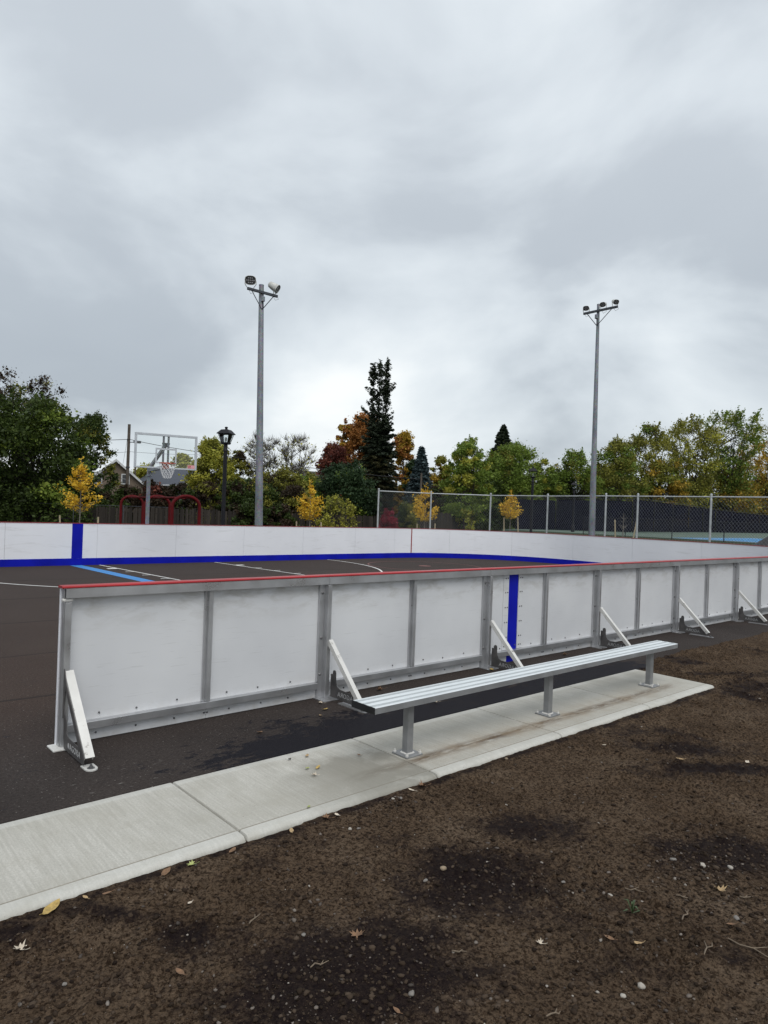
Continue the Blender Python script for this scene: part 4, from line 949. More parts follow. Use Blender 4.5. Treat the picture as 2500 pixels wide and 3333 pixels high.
cable([at_depth(300, 1475, 66), at_depth(421, 1470, 62.1), at_depth(640, 1480, 66), at_depth(880, 1510, 70)], .014, 'thinner lower overhead cable behind the backboard pane')
cable([at_depth(400, 1510, 70), at_depth(415, 1425, 62), ], .012, 'thin slanting service wire from the utility pole to the tan house')
def house(px, py_peak, D, yaw, L, W, ridge_extra, wallm, roofm, label, eave_drop, windows=()):
    # ridge runs along local +x from the visible gable (x=0); W = gable width
    pk = at_depth(px, py_peak, D); g0 = gzp(pk[0], pk[1]); ez = pk[2]-eave_drop
    th = thing('house', (pk[0], pk[1], g0), label, 'house')
    mt = Matrix.Translation((pk[0], pk[1], 0)) @ Matrix.Rotation(yaw, 4, 'Z'); T = lambda *p: mt @ Vector(p)
    h2 = W/2; b = MB()
    vs = [T(0, -h2, g0), T(0, h2, g0), T(0, h2, ez), T(0, 0, pk[2]-.12), T(0, -h2, ez)]; vs += [T(L, -h2, g0), T(L, h2, g0), T(L, h2, ez), T(L, 0, pk[2]-.12), T(L, -h2, ez)]
    b.add(vs, [(0, 1, 2, 3, 4), (9, 8, 7, 6, 5), (0, 4, 9, 5), (1, 6, 7, 2), (4, 3, 8, 9), (3, 2, 7, 8)]).build('wall', M[wallm], th)
    sl = eave_drop/h2; ov = .35
    for sg in (-1, 1):
        a = [T(-ov, 0, pk[2]), T(L+ov, 0, pk[2]), T(L+ov, sg*(h2+ov), pk[2]-sl*(h2+ov)), T(-ov, sg*(h2+ov), pk[2]-sl*(h2+ov))]
        a2 = [p - Vector((0, 0, .14)) for p in a]
        rf = MB().add(a+a2, [(0, 1, 2, 3), (7, 6, 5, 4), (0, 4, 5, 1), (1, 5, 6, 2), (2, 6, 7, 3), (3, 7, 4, 0)]).build('roof', M[roofm], th)
        f1 = [T(-ov-.03, 0, pk[2]+.01), T(-ov-.03, sg*(h2+ov), pk[2]-sl*(h2+ov)+.01)]; f2 = [p-Vector((0, 0, .26)) for p in f1]; off = mt.to_3x3() @ Vector((.028, 0, 0)); 
        q = f1+f2[::-1]; MB().add(q+[p+off for p in q], [(0, 1, 2, 3), (7, 6, 5, 4), (0, 4, 5, 1), (1, 5, 6, 2), (2, 6, 7, 3), (3, 7, 4, 0)]).build('barge_board', M['trim'], rf)
        g1 = [T(-ov, sg*(h2+ov+.005), pk[2]-sl*(h2+ov)), T(L+ov, sg*(h2+ov+.005), pk[2]-sl*(h2+ov))]; MB().tube(g1, .07, 6).build('gutter', M['trim'], rf)
    for side, u, z, w_, h_ in windows:
        # side 'g' gable wall (x=0), 's' long wall (y=-h2)
        def W3(a, zz, d): return T(-d, a, zz) if side == 'g' else T(a, -h2-d, zz)
        def slab(a0, a1, za_, zb_, d0, d1, nm, mat, par):
            vs = [W3(a0, za_, d0), W3(a1, za_, d0), W3(a1, zb_, d0), W3(a0, zb_, d0), W3(a0, za_, d1), W3(a1, za_, d1), W3(a1, zb_, d1), W3(a0, zb_, d1)]
            return MB().add(vs, [(0, 1, 2, 3), (7, 6, 5, 4), (0, 4, 5, 1), (1, 5, 6, 2), (2, 6, 7, 3), (3, 7, 4, 0)]).build(nm, M[mat], par)
        wn_ = slab(u-w_/2-.1, u+w_/2+.1, z-.1, z+h_+.1, .005, .05, 'window', 'trim', th)
        slab(u-w_/2, u+w_/2, z, z+h_*.49, .051, .06, 'pane', 'window', wn_); slab(u-w_/2, u+w_/2, z+h_*.53, z+h_, .051, .06, 'pane', 'window', wn_)
    return th
cam_yaw = R(48.443)
house(378, 1494, 70, cam_yaw+R(24), 10, 5.4, 0, 'stucco', 'shingle', 'tan stucco house gable with white trim behind the wooden pole', 2.3, [('g', -.95, 3.75, .6, .85), ('g', 1.6, 3.7, .55, .9)])
house(668, 1524, 74, cam_yaw-R(66)+math.pi/2+R(28), 9, 5.0, 0, 'greysiding', 'shingleblue', 'grey house with slate blue roof below the backboard', 1.75, [('g', -.4, 3.0, .8, 1.2), ('s', 3., 3.0, .8, 1.1)])
house(503, 1562, 88, cam_yaw+R(10), 9, 3.6, 0, 'greysiding', 'shingle', 'small far grey gable between the hoop post and slate-roofed house', 1.1, [('g', 0, 2.7, .6, .8)])
house(975, 1531, 84, cam_yaw+R(-52), 9, 8, 0, 'brownwall', 'shingle', 'brown house half hidden behind the thin bare trees', 1.9, [('g', 1.2, 1.6, 1., 1.2), ('s', 4, 1.6, 1., 1.2)])

# ------------------------------------------------------------------ vegetation
def leaf_quads(C, size, rs, flat_=0., elong=1.5, droop=None):
    n = len(C); a = rs.normal(size=(n, 3)); a[:, 2] *= (1-flat_*.6); a /= np.linalg.norm(a, axis=1, keepdims=True)
    if droop is not None: a = a*.5 + droop; a /= np.linalg.norm(a, axis=1, keepdims=True)
    b = rs.normal(size=(n, 3)); b -= a*np.sum(a*b, 1, keepdims=True); b /= np.linalg.norm(b, axis=1, keepdims=True)
    s_ = size*np.clip(rs.lognormal(-.05, .42, (n, 1)), .4, 2.2); u = a*s_*elong*.5; v_ = b*s_*.5
    co = np.stack([C-u, C-u*.1+v_, C+u, C-u*.1-v_], 1).reshape(-1, 3)
    return co
def quads_obj(name, co, mat, parent):
    n = len(co)//4; me = raw_mesh(name, co-ORG[parent.name], np.arange(4*n).reshape(n, 4)); return link_mesh(name, me, mat, parent, None, ORG[parent.name])
PROF = dict(round=lambda t: np.sqrt(np.clip(1-((t-.45)/.56)**2, 0, 1)), tall=lambda t: np.clip(np.sin(np.pi*np.clip(t*.93+.05, 0, 1))**.7, 0, 1), vase=lambda t: np.clip(.35+.75*t, 0, 1)*np.sqrt(np.clip(1-((t-.55)/.47)**4, 0, 1)),
            oval=lambda t: np.sqrt(np.clip(1-((t-.5)/.52)**2, 0, 1)), cone=lambda t: np.clip(1.02-t, 0, 1)**.8*np.clip(t*8, .25, 1), shrub=lambda t: np.sqrt(np.clip(1-(t/1.02)**2.2, 0, 1)), hang=lambda t: np.clip(1-t*.55, 0, 1)*np.sqrt(np.clip(1-((t-.4)/.62)**4, 0, 1)))
def tree(name, label, px, top_y, half_px, D, leaf, prof='round', crown_base=.25, clumps=60, lpc=110, lsize=.14, bark='bark', stems=1, twigs=0, clump_r=.2, shell=.5, seed=0, group=None, cat='tree', trunk_r=None, lean=0., leaf2=None, f2=.3, gap=0., base_z=None):
    rs = np.random.RandomState(1000+seed); clumps = int(clumps*1.35); clump_r *= .86; lsize *= .64*max(1, (D/72)**.8); lpc = lpc*1.55
    t = at_depth(px, top_y, D); g0 = gzp(t[0], t[1]) if base_z is None else base_z; H_ = t[2]-g0; Rr = half_px*D/FPX
    base = np.array([t[0], t[1], g0]); th = thing(name, tuple(base), label, cat, group)
    cb = H_*crown_base; cs_ = []
    pf = PROF[prof]
    while len(cs_) < clumps:
        tt = rs.rand(); ang = rs.rand()*2*np.pi; rad = pf(np.array(tt))*Rr*(1-shell*rs.rand()**1.5*rs.rand()) ; rad = rad*np.sqrt(rs.uniform(.15, 1)) if rs.rand() < .4 else rad*.92
        if gap and math.sin(ang*3+tt*9+seed) > 1-gap: continue
        cs_.append((rad*math.cos(ang), rad*math.sin(ang), cb+(H_-cb)*tt*.965))
    cs_ = np.array(cs_); cs_[:, 0] += lean*(cs_[:, 2]/H_)*Rr
    # wood
    b = MB(); tr = trunk_r or max(.05, H_*.016); starts = []
    for s_i in range(stems):
        a = 2*np.pi*s_i/stems + seed; off = np.array([math.cos(a), math.sin(a)])*(0 if stems == 1 else tr*1.6); spread = (0 if stems == 1 else Rr*.45)
        pts = []
        for f_ in np.linspace(0, .86, 6):
            pts.append((base[0]+off[0]+math.cos(a)*spread*f_**1.3+rs.normal()*.05*H_*.1*f_ + lean*f_*Rr, base[1]+off[1]+math.sin(a)*spread*f_**1.3+rs.normal()*.05*H_*.1*f_, g0+H_*f_-(.1 if f_ == 0 else 0)))
        b.tube(pts, [tr*(1-.85*f_)/(stems**.35) for f_ in np.linspace(0, 1, 6)], 7); starts.append(pts)
    for c in cs_:
        pts = starts[rs.randint(stems)]; zc_ = c[2]
        # leave the stem well below the clump
        zs = max(cb*.75, zc_ - (.25+.5*rs.rand())*math.hypot(c[0], c[1]) - .05*H_); f_ = np.clip(zs/(H_*.86), 0, 1)*5; i0 = min(4, int(f_)); q0 = Vector(pts[i0]).lerp(Vector(pts[i0+1]), f_-i0)
        q2 = Vector(base + np.array([c[0], c[1], c[2]])); mid = q0.lerp(q2, .5) + Vector((rs.normal()*.08*Rr, rs.normal()*.08*Rr, .06*Rr))
        r_ = max(.012, tr*.30*(1-.5*zc_/H_)); b.tube([q0, mid, q2], [r_, r_*.6, r_*.22], 4, False)
        for k in range(twigs):
            d = Vector(rs.normal(size=3)); d.z = abs(d.z)*.8+.75; d.normalize(); q3 = q2.lerp(mid, rs.rand()*.5); L_ = Rr*clump_r*rs.uniform(.8, 2.0)
            b.tube([q3, q3+d*L_*.5+Vector((rs.normal()*.05, rs.normal()*.05, .0)), q3+d*L_+Vector((0, 0, .1*L_))], [.016, .010, .004], 3, False)
    # upright sprays break the outline
    SP = []
    for c in cs_:
        if lpc > 20 and rs.rand() < .55:
            q2 = base + c; L_ = Rr*clump_r*rs.uniform(.9, 2.3)
            for k in range(rs.randint(1, 4)):
                d = np.array([c[0], c[1], 0])/max(Rr, .1)*.8 + rs.normal(size=3)*.35 + np.array([0, 0, .55+.5*(c[2]/H_)]); d /= np.linalg.norm(d)
                b.tube([q2, q2+d*L_*.5, q2+d*L_+np.array([0, 0, -.05*L_])], [.014, .009, .003], 3, False)
                n = int(6+L_*26); s_ = rs.uniform(.15, 1.03, n)[:, None]; SP.append(q2+d*L_*s_+rs.normal(size=(n, 3))*.055*(1+.5*L_)*(1.15-s_*.6))
    b.build('trunk', M[bark], th)
    # leaves
    sz = np.clip(rs.lognormal(0, .3, len(cs_)), .55, 1.8); nn = (lpc*sz**2).astype(int)+1
    C = np.repeat(cs_, nn, 0); cr_ = np.repeat(sz*Rr*clump_r, nn)[:, None]
    off = rs.normal(size=C.shape)*np.array([.62, .62, .42])*cr_; C = C+off+base; C[:, 2] = np.maximum(C[:, 2], g0+.05)
    nsp = 0
    if SP: SPc = np.concatenate(SP); nsp = len(SPc); C = np.concatenate([C, SPc])
    co = leaf_quads(C, lsize, rs, .3)
    if leaf2:
        pick = np.concatenate([np.repeat(rs.rand(len(cs_)) < f2, nn), np.zeros(nsp, bool)]); m4 = np.repeat(pick, 4)
        if (~m4).any(): quads_obj('crown', co[~m4], LF[leaf], th)
        if m4.any(): quads_obj('crown', co[m4], LF[leaf2], th)
    elif len(co): quads_obj('crown', co, LF[leaf], th)
    return th
def conifer(name, label, px, top_y, half_px, D, leaf, seed=0, base_f=.06, levels=46, per=7, lsize=.2, power=.9, sparse=.0, leaders=1, droop=.25, profile=None, leaf2=None, up=False):
    rs = np.random.RandomState(2000+seed); t = at_depth(px, top_y, D); g0 = gzp(t[0], t[1]); H_ = t[2]-g0; Rr = half_px*D/FPX; base = np.array([t[0], t[1], g0])
    th = thing(name, tuple(base), label, 'tree'); b = MB(); ftop = .99 if leaders == 1 else .6; b.tube([(base[0], base[1], g0-.1), (base[0]+.05, base[1], g0+H_*.4), (base[0], base[1], g0+H_*ftop)], [H_*.014, H_*.009, .012], 8)
    LD = [CR*.62, -CR*.80 + CF*.2, -CR*.10 - CF*.25, CR*.1 + CF*.4][:leaders]; LT = [.995, .965, .975, .93][:leaders]
    if leaders == 1: LD = [CR*0]; LT = [1.]
    for k in range(leaders if leaders > 1 else 0):
        ox, oy = LD[k][0], LD[k][1]; zt = H_*LT[k]
        b.tube([(base[0], base[1], g0+H_*.42), (base[0]+ox*1.0, base[1]+oy*1.0, g0+H_*.6), (base[0]+ox, base[1]+oy, g0+zt)], [.09, .06, .02], 5)
    Cs = []; Ds = []; sel = []
    for lv in range(levels):
        f_ = base_f+(1-base_f)*lv/levels; z = H_*f_; rr_ = Rr*(profile(f_) if profile else (1-f_)**power)
        for j in range(per):
            if rs.rand() < (sparse + (.30*min(1, max(0, (f_-.46)/.1))*(f_ < .78) if up else 0)): continue
            a = rs.rand()*2*np.pi; L_ = rr_*rs.uniform(.55, 1.12)+.12
            lead = up and f_ > .60 and not (f_ < .80 and rs.rand() < .22)
            if lead: L_ = rs.uniform(.18, .52)*(1 if f_ < .93 else max(.25, (1-f_)/.07))*(.75 if f_ < .86 else 1.15)
            d = np.array([math.cos(a), math.sin(a), 0]); zz = z+rs.normal()*H_*.008
            k_ax = rs.randint(leaders); ox = np.array([0., 0, 0]) if f_ < .6 else LD[k_ax]*(1, 1, 0)
            if up and f_ > LT[k_ax]: continue
            dr_ = droop if not up else droop - 1.0*min(1, max(0, (f_-.45)/.2)); tip = base+ox+d*L_+np.array([0, 0, zz-dr_*L_+.12*L_*L_/max(Rr, .1)*.3]); st = base+ox+np.array([0, 0, zz])
            b.tube([st, (st+tip)/2+np.array([0, 0, .03*L_]), tip], [.02+.012*L_, .014, .005], 3, False)
            n = max(10, int(L_*85)) if not lead else int(5+L_*34); s_ = rs.rand(n)**.75; P_ = st+(tip-st)*s_[:, None]; wsp = (.10+.20*L_*(1-s_))*.9
            perp = np.array([-d[1], d[0], 0]); P_ = P_+perp*(rs.normal(size=n)*wsp)[:, None]+np.array([0, 0, 1])*(rs.normal(size=n)*.06-.05)[:, None]
            Cs.append(P_); dd = d*.9+perp*np.sign(rs.normal(size=n))[:, None]*.5+np.array([0, 0, -.15]); Ds.append(dd); sel.append(np.full(n, f_ < .45 and rs.rand() < .6))
    b.build('trunk', M['barkdark'], th); C = np.concatenate(Cs); Dd = np.concatenate(Ds); sl = np.concatenate(sel)
    co = leaf_quads(C, lsize, rs, .2, 2.1, Dd); m4 = np.repeat(sl, 4)
    if leaf2: quads_obj('crown', co[~m4], LF[leaf], th); quads_obj('crown', co[m4], LF[leaf2], th)
    else: quads_obj('crown', co, LF[leaf], th)
    return th

BT = 'trees behind the rink'
# left side
tree('deciduous_tree', 'large dense dark green tree beside the tan house', 95, 1300, 200, 44, 'dark', 'round', .13, 110, 130, .17, 'barkdark', 3, 3, .16, .45, 1, leaf2='green', f2=.38)
tree('deciduous_tree', 'thin-leaved tree with spiky upright branches rising above the dark green tree', 95, 1212, 120, 56, 'rust', 'vase', .35, 70, 34, .16, 'barkdark', 4, 7, .16, .5, 2, leaf2='olive', f2=.35)
tree('deciduous_tree', 'dark feathery branching tree between the dark green tree and the tan house', 300, 1352, 100, 50, 'dark', 'hang', .3, 75, 75, .15, 'barkdark', 1, 5, .16, .4, 3, leaf2='olive', f2=.4, gap=.25)
tree('deciduous_tree', 'low dark evergreen mass under the large dark green tree', 120, 1545, 215, 44.8, 'dark', 'shrub', .02, 70, 100, .15, 'barkdark', 3, 0, .16, .6, 4)
tree('deciduous_tree', 'yellow-green leafy tree behind the black lantern post', 690, 1432, 72, 58, 'lime', 'tall', .2, 80, 120, .16, 'bark', 2, 2, .2, .5, 5, leaf2='olive', f2=.25)
tree('deciduous_tree', 'olive brown tree between lantern post and floodlight pole', 775, 1462, 52, 60, 'olive', 'tall', .15, 55, 95, .16, 'bark', 2, 2, .22, .5, 6, leaf2='rust', f2=.4)
tree('deciduous_tree', 'small yellow-green tree seen through the backboard pane', 590, 1478, 52, 82, 'lime', 'round', .2, 40, 80, .22, 'bark', 1, 2, .24, .5, 7)
tree('deciduous_tree', 'pale green tree beside the hoop post and tan house', 480, 1520, 60, 80, 'lime', 'round', .15, 40, 90, .2, 'bark', 1, 1, .24, .5, 8, leaf2='olive', f2=.4)
# bare trees behind pole
tree('bare_tree', 'almost leafless grey tree behind the two-lamp floodlight pole', 860, 1402, 72, 60, 'lime', 'vase', .12, 95, 5, .13, 'barktwig', 8, 20, .22, .6, 9)
tree('bare_tree', 'almost leafless twiggy tree between floodlight pole and red maple', 965, 1415, 78, 61, 'lime', 'vase', .12, 100, 6, .13, 'barktwig', 8, 20, .22, .6, 10)
tree('deciduous_tree', 'olive green tree below the twiggy bare trees', 905, 1535, 95, 57, 'olive', 'round', .08, 80, 110, .15, 'bark', 3, 2, .18, .5, 11, leaf2='rust', f2=.35)
tree('deciduous_tree', 'dull olive tree behind the bright yellow sapling', 1000, 1545, 70, 58, 'olive', 'round', .08, 60, 100, .15, 'bark', 3, 2, .18, .5, 12, leaf2='green', f2=.25)
tree('red_maple', 'dark red maple between the bare trees and the orange tree', 1092, 1447, 62, 74, 'red', 'round', .25, 75, 110, .18, 'barkdark', 1, 1, .2, .5, 13, leaf2='orange', f2=.12)
tree('deciduous_tree', 'tall orange autumn tree beside the tall dark conifer', 1188, 1342, 70, 78, 'orange', 'tall', .15, 110, 100, .2, 'bark', 1, 1, .2, .5, 14)
tree('deciduous_tree', 'small orange treetop above the dark red maple', 1122, 1370, 24, 77, 'orange', 'round', .62, 18, 70, .18, 'bark', 1, 3, .3, .5, 15, leaf2='gold', f2=.5)
tree('deciduous_tree', 'golden brown tree between the tall dark conifer and the blue spruce', 1318, 1402, 46, 82, 'gold', 'hang', .05, 75, 100, .2, 'bark', 1, 1, .25, .5, 16, leaf2='orange', f2=.4)
conifer('conifer_tree', 'tall dark ragged conifer rising above the orange tree', 1243, 1168, 60, 72, 'needle', 1, .05, 130, 10, .10, .8, .10, 3, .22,
        lambda f_: float(np.interp(f_, (0, .38, .5, .6, .66, .75, .82, .9, .96, 1), (1.05, 1.0, .88, .72, .60, .66, .56, .46, .30, .06))), 'needlebrown', up=True)
tree('evergreen_shrub', 'broad deep green bush below the red maple', 1130, 1512, 105, 50, 'deep', 'round', .04, 120, 150, .14, 'barkdark', 3, 0, .16, .45, 17, leaf2='green', f2=.12)
conifer('blue_spruce', 'blue-grey spruce behind the pale wooden utility pole', 1373, 1452, 80, 68, 'spruce', 2, .04, 52, 16, .11, .92)
tree('deciduous_tree', 'dark green tree between the blue spruce and golden tree', 1345, 1492, 30, 78, 'deep', 'oval', .1, 40, 90, .2, 'bark', 1, 0, .28, .5, 18)
tree('deciduous_tree', 'yellowish green tree between the blue spruce and the loose light green tree', 1432, 1486, 42, 72, 'olive', 'oval', .1, 60, 100, .18, 'bark', 2, 1, .24, .5, 19, leaf2='gold', f2=.3)
tree('deciduous_tree', 'loose light green tree before the dark spruce', 1525, 1425, 78, 58, 'green', 'round', .12, 100, 120, .15, 'bark', 3, 3, .18, .5, 20, leaf2='lime', f2=.3)
conifer('dark_spruce', 'dark spruce tip above the green trees', 1640, 1382, 130, 78, 'needle', 3, .30, 64, 14, .12, .9)
tree('deciduous_tree', 'wide mid green tree in front of the dark spruce', 1668, 1445, 98, 67, 'green', 'round', .12, 125, 125, .15, 'bark', 3, 2, .17, .5, 21, leaf2='olive', f2=.25)
tree('deciduous_tree', 'low green tree behind the middle lantern post', 1765, 1492, 55, 68, 'green', 'round', .1, 65, 110, .15, 'bark', 2, 2, .2, .5, 22, leaf2='lime', f2=.35)
tree('bare_tree', 'thin twiggy tree between lantern posts', 1812, 1505, 40, 74, 'olive', 'vase', .15, 40, 12, .15, 'barktwig', 5, 7, .22, .6, 23)
tree('deciduous_tree', 'small green tree between the far lantern post and the three-lamp pole', 1880, 1470, 78, 70, 'green', 'tall', .1, 75, 100, .15, 'bark', 2, 3, .2, .5, 24, leaf2='olive', f2=.3)
tree('deciduous_tree', 'olive green tree between the three-lamp pole and the slim leaning trunk', 2010, 1428, 92, 72, 'olive', 'tall', .08, 100, 110, .16, 'bark', 3, 3, .18, .5, 25, leaf2='green', f2=.4)
tree('deciduous_tree', 'dull green tall tree with slim leaning trunk above the windscreen', 2125, 1382, 100, 82, 'olive', 'tall', .1, 105, 66, .17, 'barkdark', 4, 4, .18, .5, 26, trunk_r=.22, lean=-.1, leaf2='green', f2=.25)
tree('deciduous_tree', 'yellow olive tree low in front of the slim leaning trunk', 2165, 1500, 85, 80, 'olive', 'round', .05, 80, 110, .16, 'bark', 3, 1, .18, .5, 27, leaf2='gold', f2=.4)
tree('deciduous_tree', 'open olive tree with several upright stems next to the tallest green tree', 2262, 1362, 100, 92, 'olive', 'vase', .22, 95, 58, .17, 'barkdark', 6, 4, .18, .5, 28, trunk_r=.24, leaf2='lime', f2=.35)
tree('deciduous_tree', 'tallest green tree with many stems beside the gold tree', 2380, 1335, 112, 98, 'green', 'vase', .25, 105, 58, .17, 'barkdark', 7, 4, .17, .5, 29, trunk_r=.26, leaf2='olive', f2=.45)
tree('deciduous_tree', 'golden yellow tree beyond the tennis courts', 2490, 1430, 95, 106, 'gold', 'vase', .15, 100, 64, .17, 'barkdark', 6, 4, .18, .5, 30, trunk_r=.24, leaf2='olive', f2=.3)
tree('deciduous_tree', 'ochre tree low behind the windscreen below the tallest green tree', 2350, 1530, 110, 101, 'gold', 'round', .05, 80, 80, .19, 'bark', 3, 2, .18, .5, 31, leaf2='olive', f2=.5)
tree('deciduous_tree', 'dark green backdrop tree behind the three-lamp pole', 1960, 1525, 95, 82, 'green', 'round', .03, 85, 110, .2, 'bark', 3, 0, .2, .5, 32, leaf2='dark', f2=.4)
tree('deciduous_tree', 'dark green backdrop tree behind the far lantern post', 1830, 1545, 90, 72, 'dark', 'round', .03, 80, 110, .18, 'bark', 3, 0, .2, .5, 33)
tree('deciduous_tree', 'dark backdrop tree behind the middle of the chain-link fence', 1580, 1560, 120, 66, 'dark', 'shrub', .03, 90, 110, .17, 'barkdark', 3, 0, .18, .5, 34, leaf2='green', f2=.2)
tree('deciduous_tree', 'dark low tree under the blue spruce', 1400, 1590, 90, 62, 'dark', 'shrub', .03, 70, 110, .16, 'barkdark', 3, 0, .18, .5, 35, leaf2='rust', f2=.3)
tree('deciduous_tree', 'dark backdrop tree at the corner of the windscreen', 2080, 1560, 90, 84, 'dark', 'shrub', .03, 70, 110, .2, 'barkdark', 3, 0, .2, .5, 36, leaf2='olive', f2=.3)
tree('deciduous_tree', 'dark backdrop tree behind the upright-stemmed open tree', 2260, 1560, 100, 100, 'dark', 'shrub', .03, 70, 110, .2, 'barkdark', 3, 0, .2, .5, 37, leaf2='olive', f2=.4)
tree('deciduous_tree', 'dark backdrop tree behind the golden yellow tree', 2450, 1550, 110, 112, 'olive', 'shrub', .03, 70, 110, .2, 'barkdark', 3, 0, .2, .5, 38, leaf2='gold', f2=.4)
# far-off wood that reads as one mass behind the gardens
rs = np.random.RandomState(77); n = 60000; pxs = rs.uniform(-500, 3000, n); Dd = rs.uniform(118, 150, n)
topz = 5.2 + 3.2*fbm(pxs/230., pxs*0+4, 1., 4) + 2.0*(fbm(pxs/45., pxs*0+9, 1., 3)-.5)
lat = (pxs-1250)/FPX*Dd; C = np.stack([CF[0]*Dd+CR[0]*lat, CF[1]*Dd+CR[1]*lat, -.3+topz*rs.rand(n)**.75], 1)
co = leaf_quads(C, .55, rs, .3); wood = link_mesh('far_woodland', raw_mesh('far_woodland', co, np.arange(4*n).reshape(n, 4)), LF['dark'])
tag(wood, 'distant dark wood closing the view behind the gardens', kind='stuff')
# hedge of overgrown shrubs along the back fence
SH = [(330, 1606, 62, 46, 'dark', 'rust', 'dark shrub behind the yellow sapling below the tan house'), (415, 1580, 58, 49, 'rust', 'dark', 'brown vine-covered shrub at the foot of the utility pole'), (500, 1572, 62, 48, 'rust', 'red', 'brown shrub behind the hoop post'),
      (585, 1574, 62, 48.5, 'rust', 'dark', 'brown shrub behind the climbing frame under the slate roof'), (668, 1578, 62, 49, 'rust', 'olive', 'olive brown shrub at the foot of the black lantern post'), (760, 1570, 66, 49, 'dark', 'rust', 'dark shrub between the lantern post and the two-lamp floodlight pole'),
      (862, 1580, 70, 49.5, 'dark', 'olive', 'dark shrub between the two-lamp floodlight pole and the brown olive shrub'), (960, 1590, 66, 50, 'rust', 'olive', 'brown olive shrub between a dark shrub and the bright yellow sapling'), (820, 1640, 60, 45.5, 'dark', 'rust', 'low ivy clump covering the board fence near the floodlight pole'), (910, 1645, 50, 45.8, 'dark', 'rust', 'low ivy clump on the board fence beside the yellow sapling')]
for i, (x, y, hw_, D, l1, l2, lab) in enumerate(SH): tree('shrub', lab, x, y, hw_, D, l1, 'shrub', .02, 60, 100, .13, 'barkdark', 3, 3, .2, .5, 60+i, cat='shrub', leaf2=l2, f2=.4)
tree('shrub', 'thin yellow-green young shrub before the broad deep green bush', 1105, 1622, 70, 46, 'lime', 'shrub', .08, 34, 26, .11, 'bark', 4, 5, .22, .5, 75, cat='shrub', leaf2='olive', f2=.6)
tree('shrub', 'crimson shrub behind the end post of the chain-link fence', 1265, 1664, 30, 47, 'crimson', 'shrub', .02, 40, 120, .11, 'barkdark', 3, 0, .25, .5, 76, cat='shrub')
tree('shrub', 'olive shrub between crimson shrub and yellow sapling', 1325, 1645, 42, 50, 'olive', 'shrub', .04, 36, 60, .12, 'bark', 3, 3, .22, .5, 77, cat='shrub', leaf2='dark', f2=.5)
tree('shrub', 'small yellow-green weedy shrub behind the chain-link fence', 1525, 1678, 30, 42, 'lime', 'shrub', .04, 18, 40, .10, 'bark', 3, 2, .25, .5, 78, cat='shrub')

# yellow street saplings with timber stakes
def sapling(px, top_y, half_px, D, label, seed, stakes=(-34, 34), bare=False):
    t = at_depth(px, top_y, D); g0 = gzp(t[0], t[1]); H_ = t[2]-g0; Rr = half_px*D/FPX; rs = np.random.RandomState(300+seed); base = np.array([t[0], t[1], g0])
    th = thing('young_tree', tuple(base), label, 'tree', 'staked saplings'); b = MB()
    b.tube([(base[0], base[1], g0-.05), (base[0]+.02, base[1], g0+H_*.45), (base[0], base[1], g0+H_*.97)], [.035, .026, .006], 7); tips = []
    for i in range(46 if not bare else 14):
        f_ = rs.uniform(.33, .93) if i > 6 else .34+.02*i; a = i*2.4+rs.rand(); L_ = Rr*rs.uniform(.75, 1.1)*(1 if f_ < .55 else max(.12, (1-f_)/.45)**.9)*(.55+.45*min(1, (f_-.25)/.15)); st = base+np.array([.0, 0, H_*f_*.93])
        tip = st+np.array([math.cos(a)*L_, math.sin(a)*L_, L_*rs.uniform(.35, .8)]); b.tube([st, (st+tip)/2+np.array([0, 0, -.06*L_]), tip], [.012, .008, .003], 4, False); tips.append((st, tip))
    b.build('trunk', M['barkpale'], th)
    if not bare:
        C = []
        for st, tip in tips:
            L_ = np.linalg.norm(tip-st); n = int(6+L_*40); s_ = rs.uniform(.22, 1.08, n)[:, None]; C.append(st+(tip-st)*s_+rs.normal(size=(n, 3))*(.035+.05*L_))
        n = 60; zz = rs.uniform(.72, 1.0, n); C.append(base+np.stack([rs.normal(size=n)*.07, rs.normal(size=n)*.07, H_*zz], 1))
        quads_obj('crown', leaf_quads(np.concatenate(C), .082, rs, .5, 1.1), LF['yellow'], th)
    for s_ in stakes:
        p = at_depth(px+s_, 1690, D-.1); sk = thing('tree_stake', (p[0], p[1], gzp(p[0], p[1])), 'pale timber stake tied to the ' + label.split(' sapling')[0] + ' sapling, ' + ('nearer to' if (s_ > 0) == (px < 400) else 'farther from') + ' the hoop', 'stake', 'stakes supporting the saplings')
        g1 = gzp(p[0], p[1]); lx = rs.normal()*.05 if not bare else (.16 if s_ > 0 else -.06)
        o = MB().prism([(p[0]-.03, p[1]-.03), (p[0]+.03, p[1]-.03), (p[0]+.03, p[1]+.03), (p[0]-.03, p[1]+.03)], 2, g1-.1, g1+1.12)
        o.v = [(x+lx*(z-g1)*CR[0], y+lx*(z-g1)*CR[1], z) for x, y, z in o.v]; o.build('stake_post', M['stake'], sk)
        q = MB().tube([(p[0]+lx*CR[0], p[1]+lx*CR[1], g1+.98), (base[0], base[1], g1+1.02)], .008, 4); q.build('tie', M['black'], sk)
sapling(266, 1487, 60, 34, 'wide pale yellow sapling beside the blue board stripe', 1, (-68, 53))
sapling(1013, 1556, 43, 41, 'bright yellow sapling before the deep green bush', 2, (-46, 36))
sapling(1386, 1570, 44, 46, 'broad yellow sapling behind the chain-link fence near the crimson shrub', 3, (-26, 30))
sapling(1664, 1593, 36, 48, 'narrow yellow sapling behind the chain-link fence near the windscreen', 4, (-22, 24))
sapling(2030, 1668, 24, 44, 'bare leafless sapling behind the chain-link fence near the blue court', 5, (-25, 34), True)

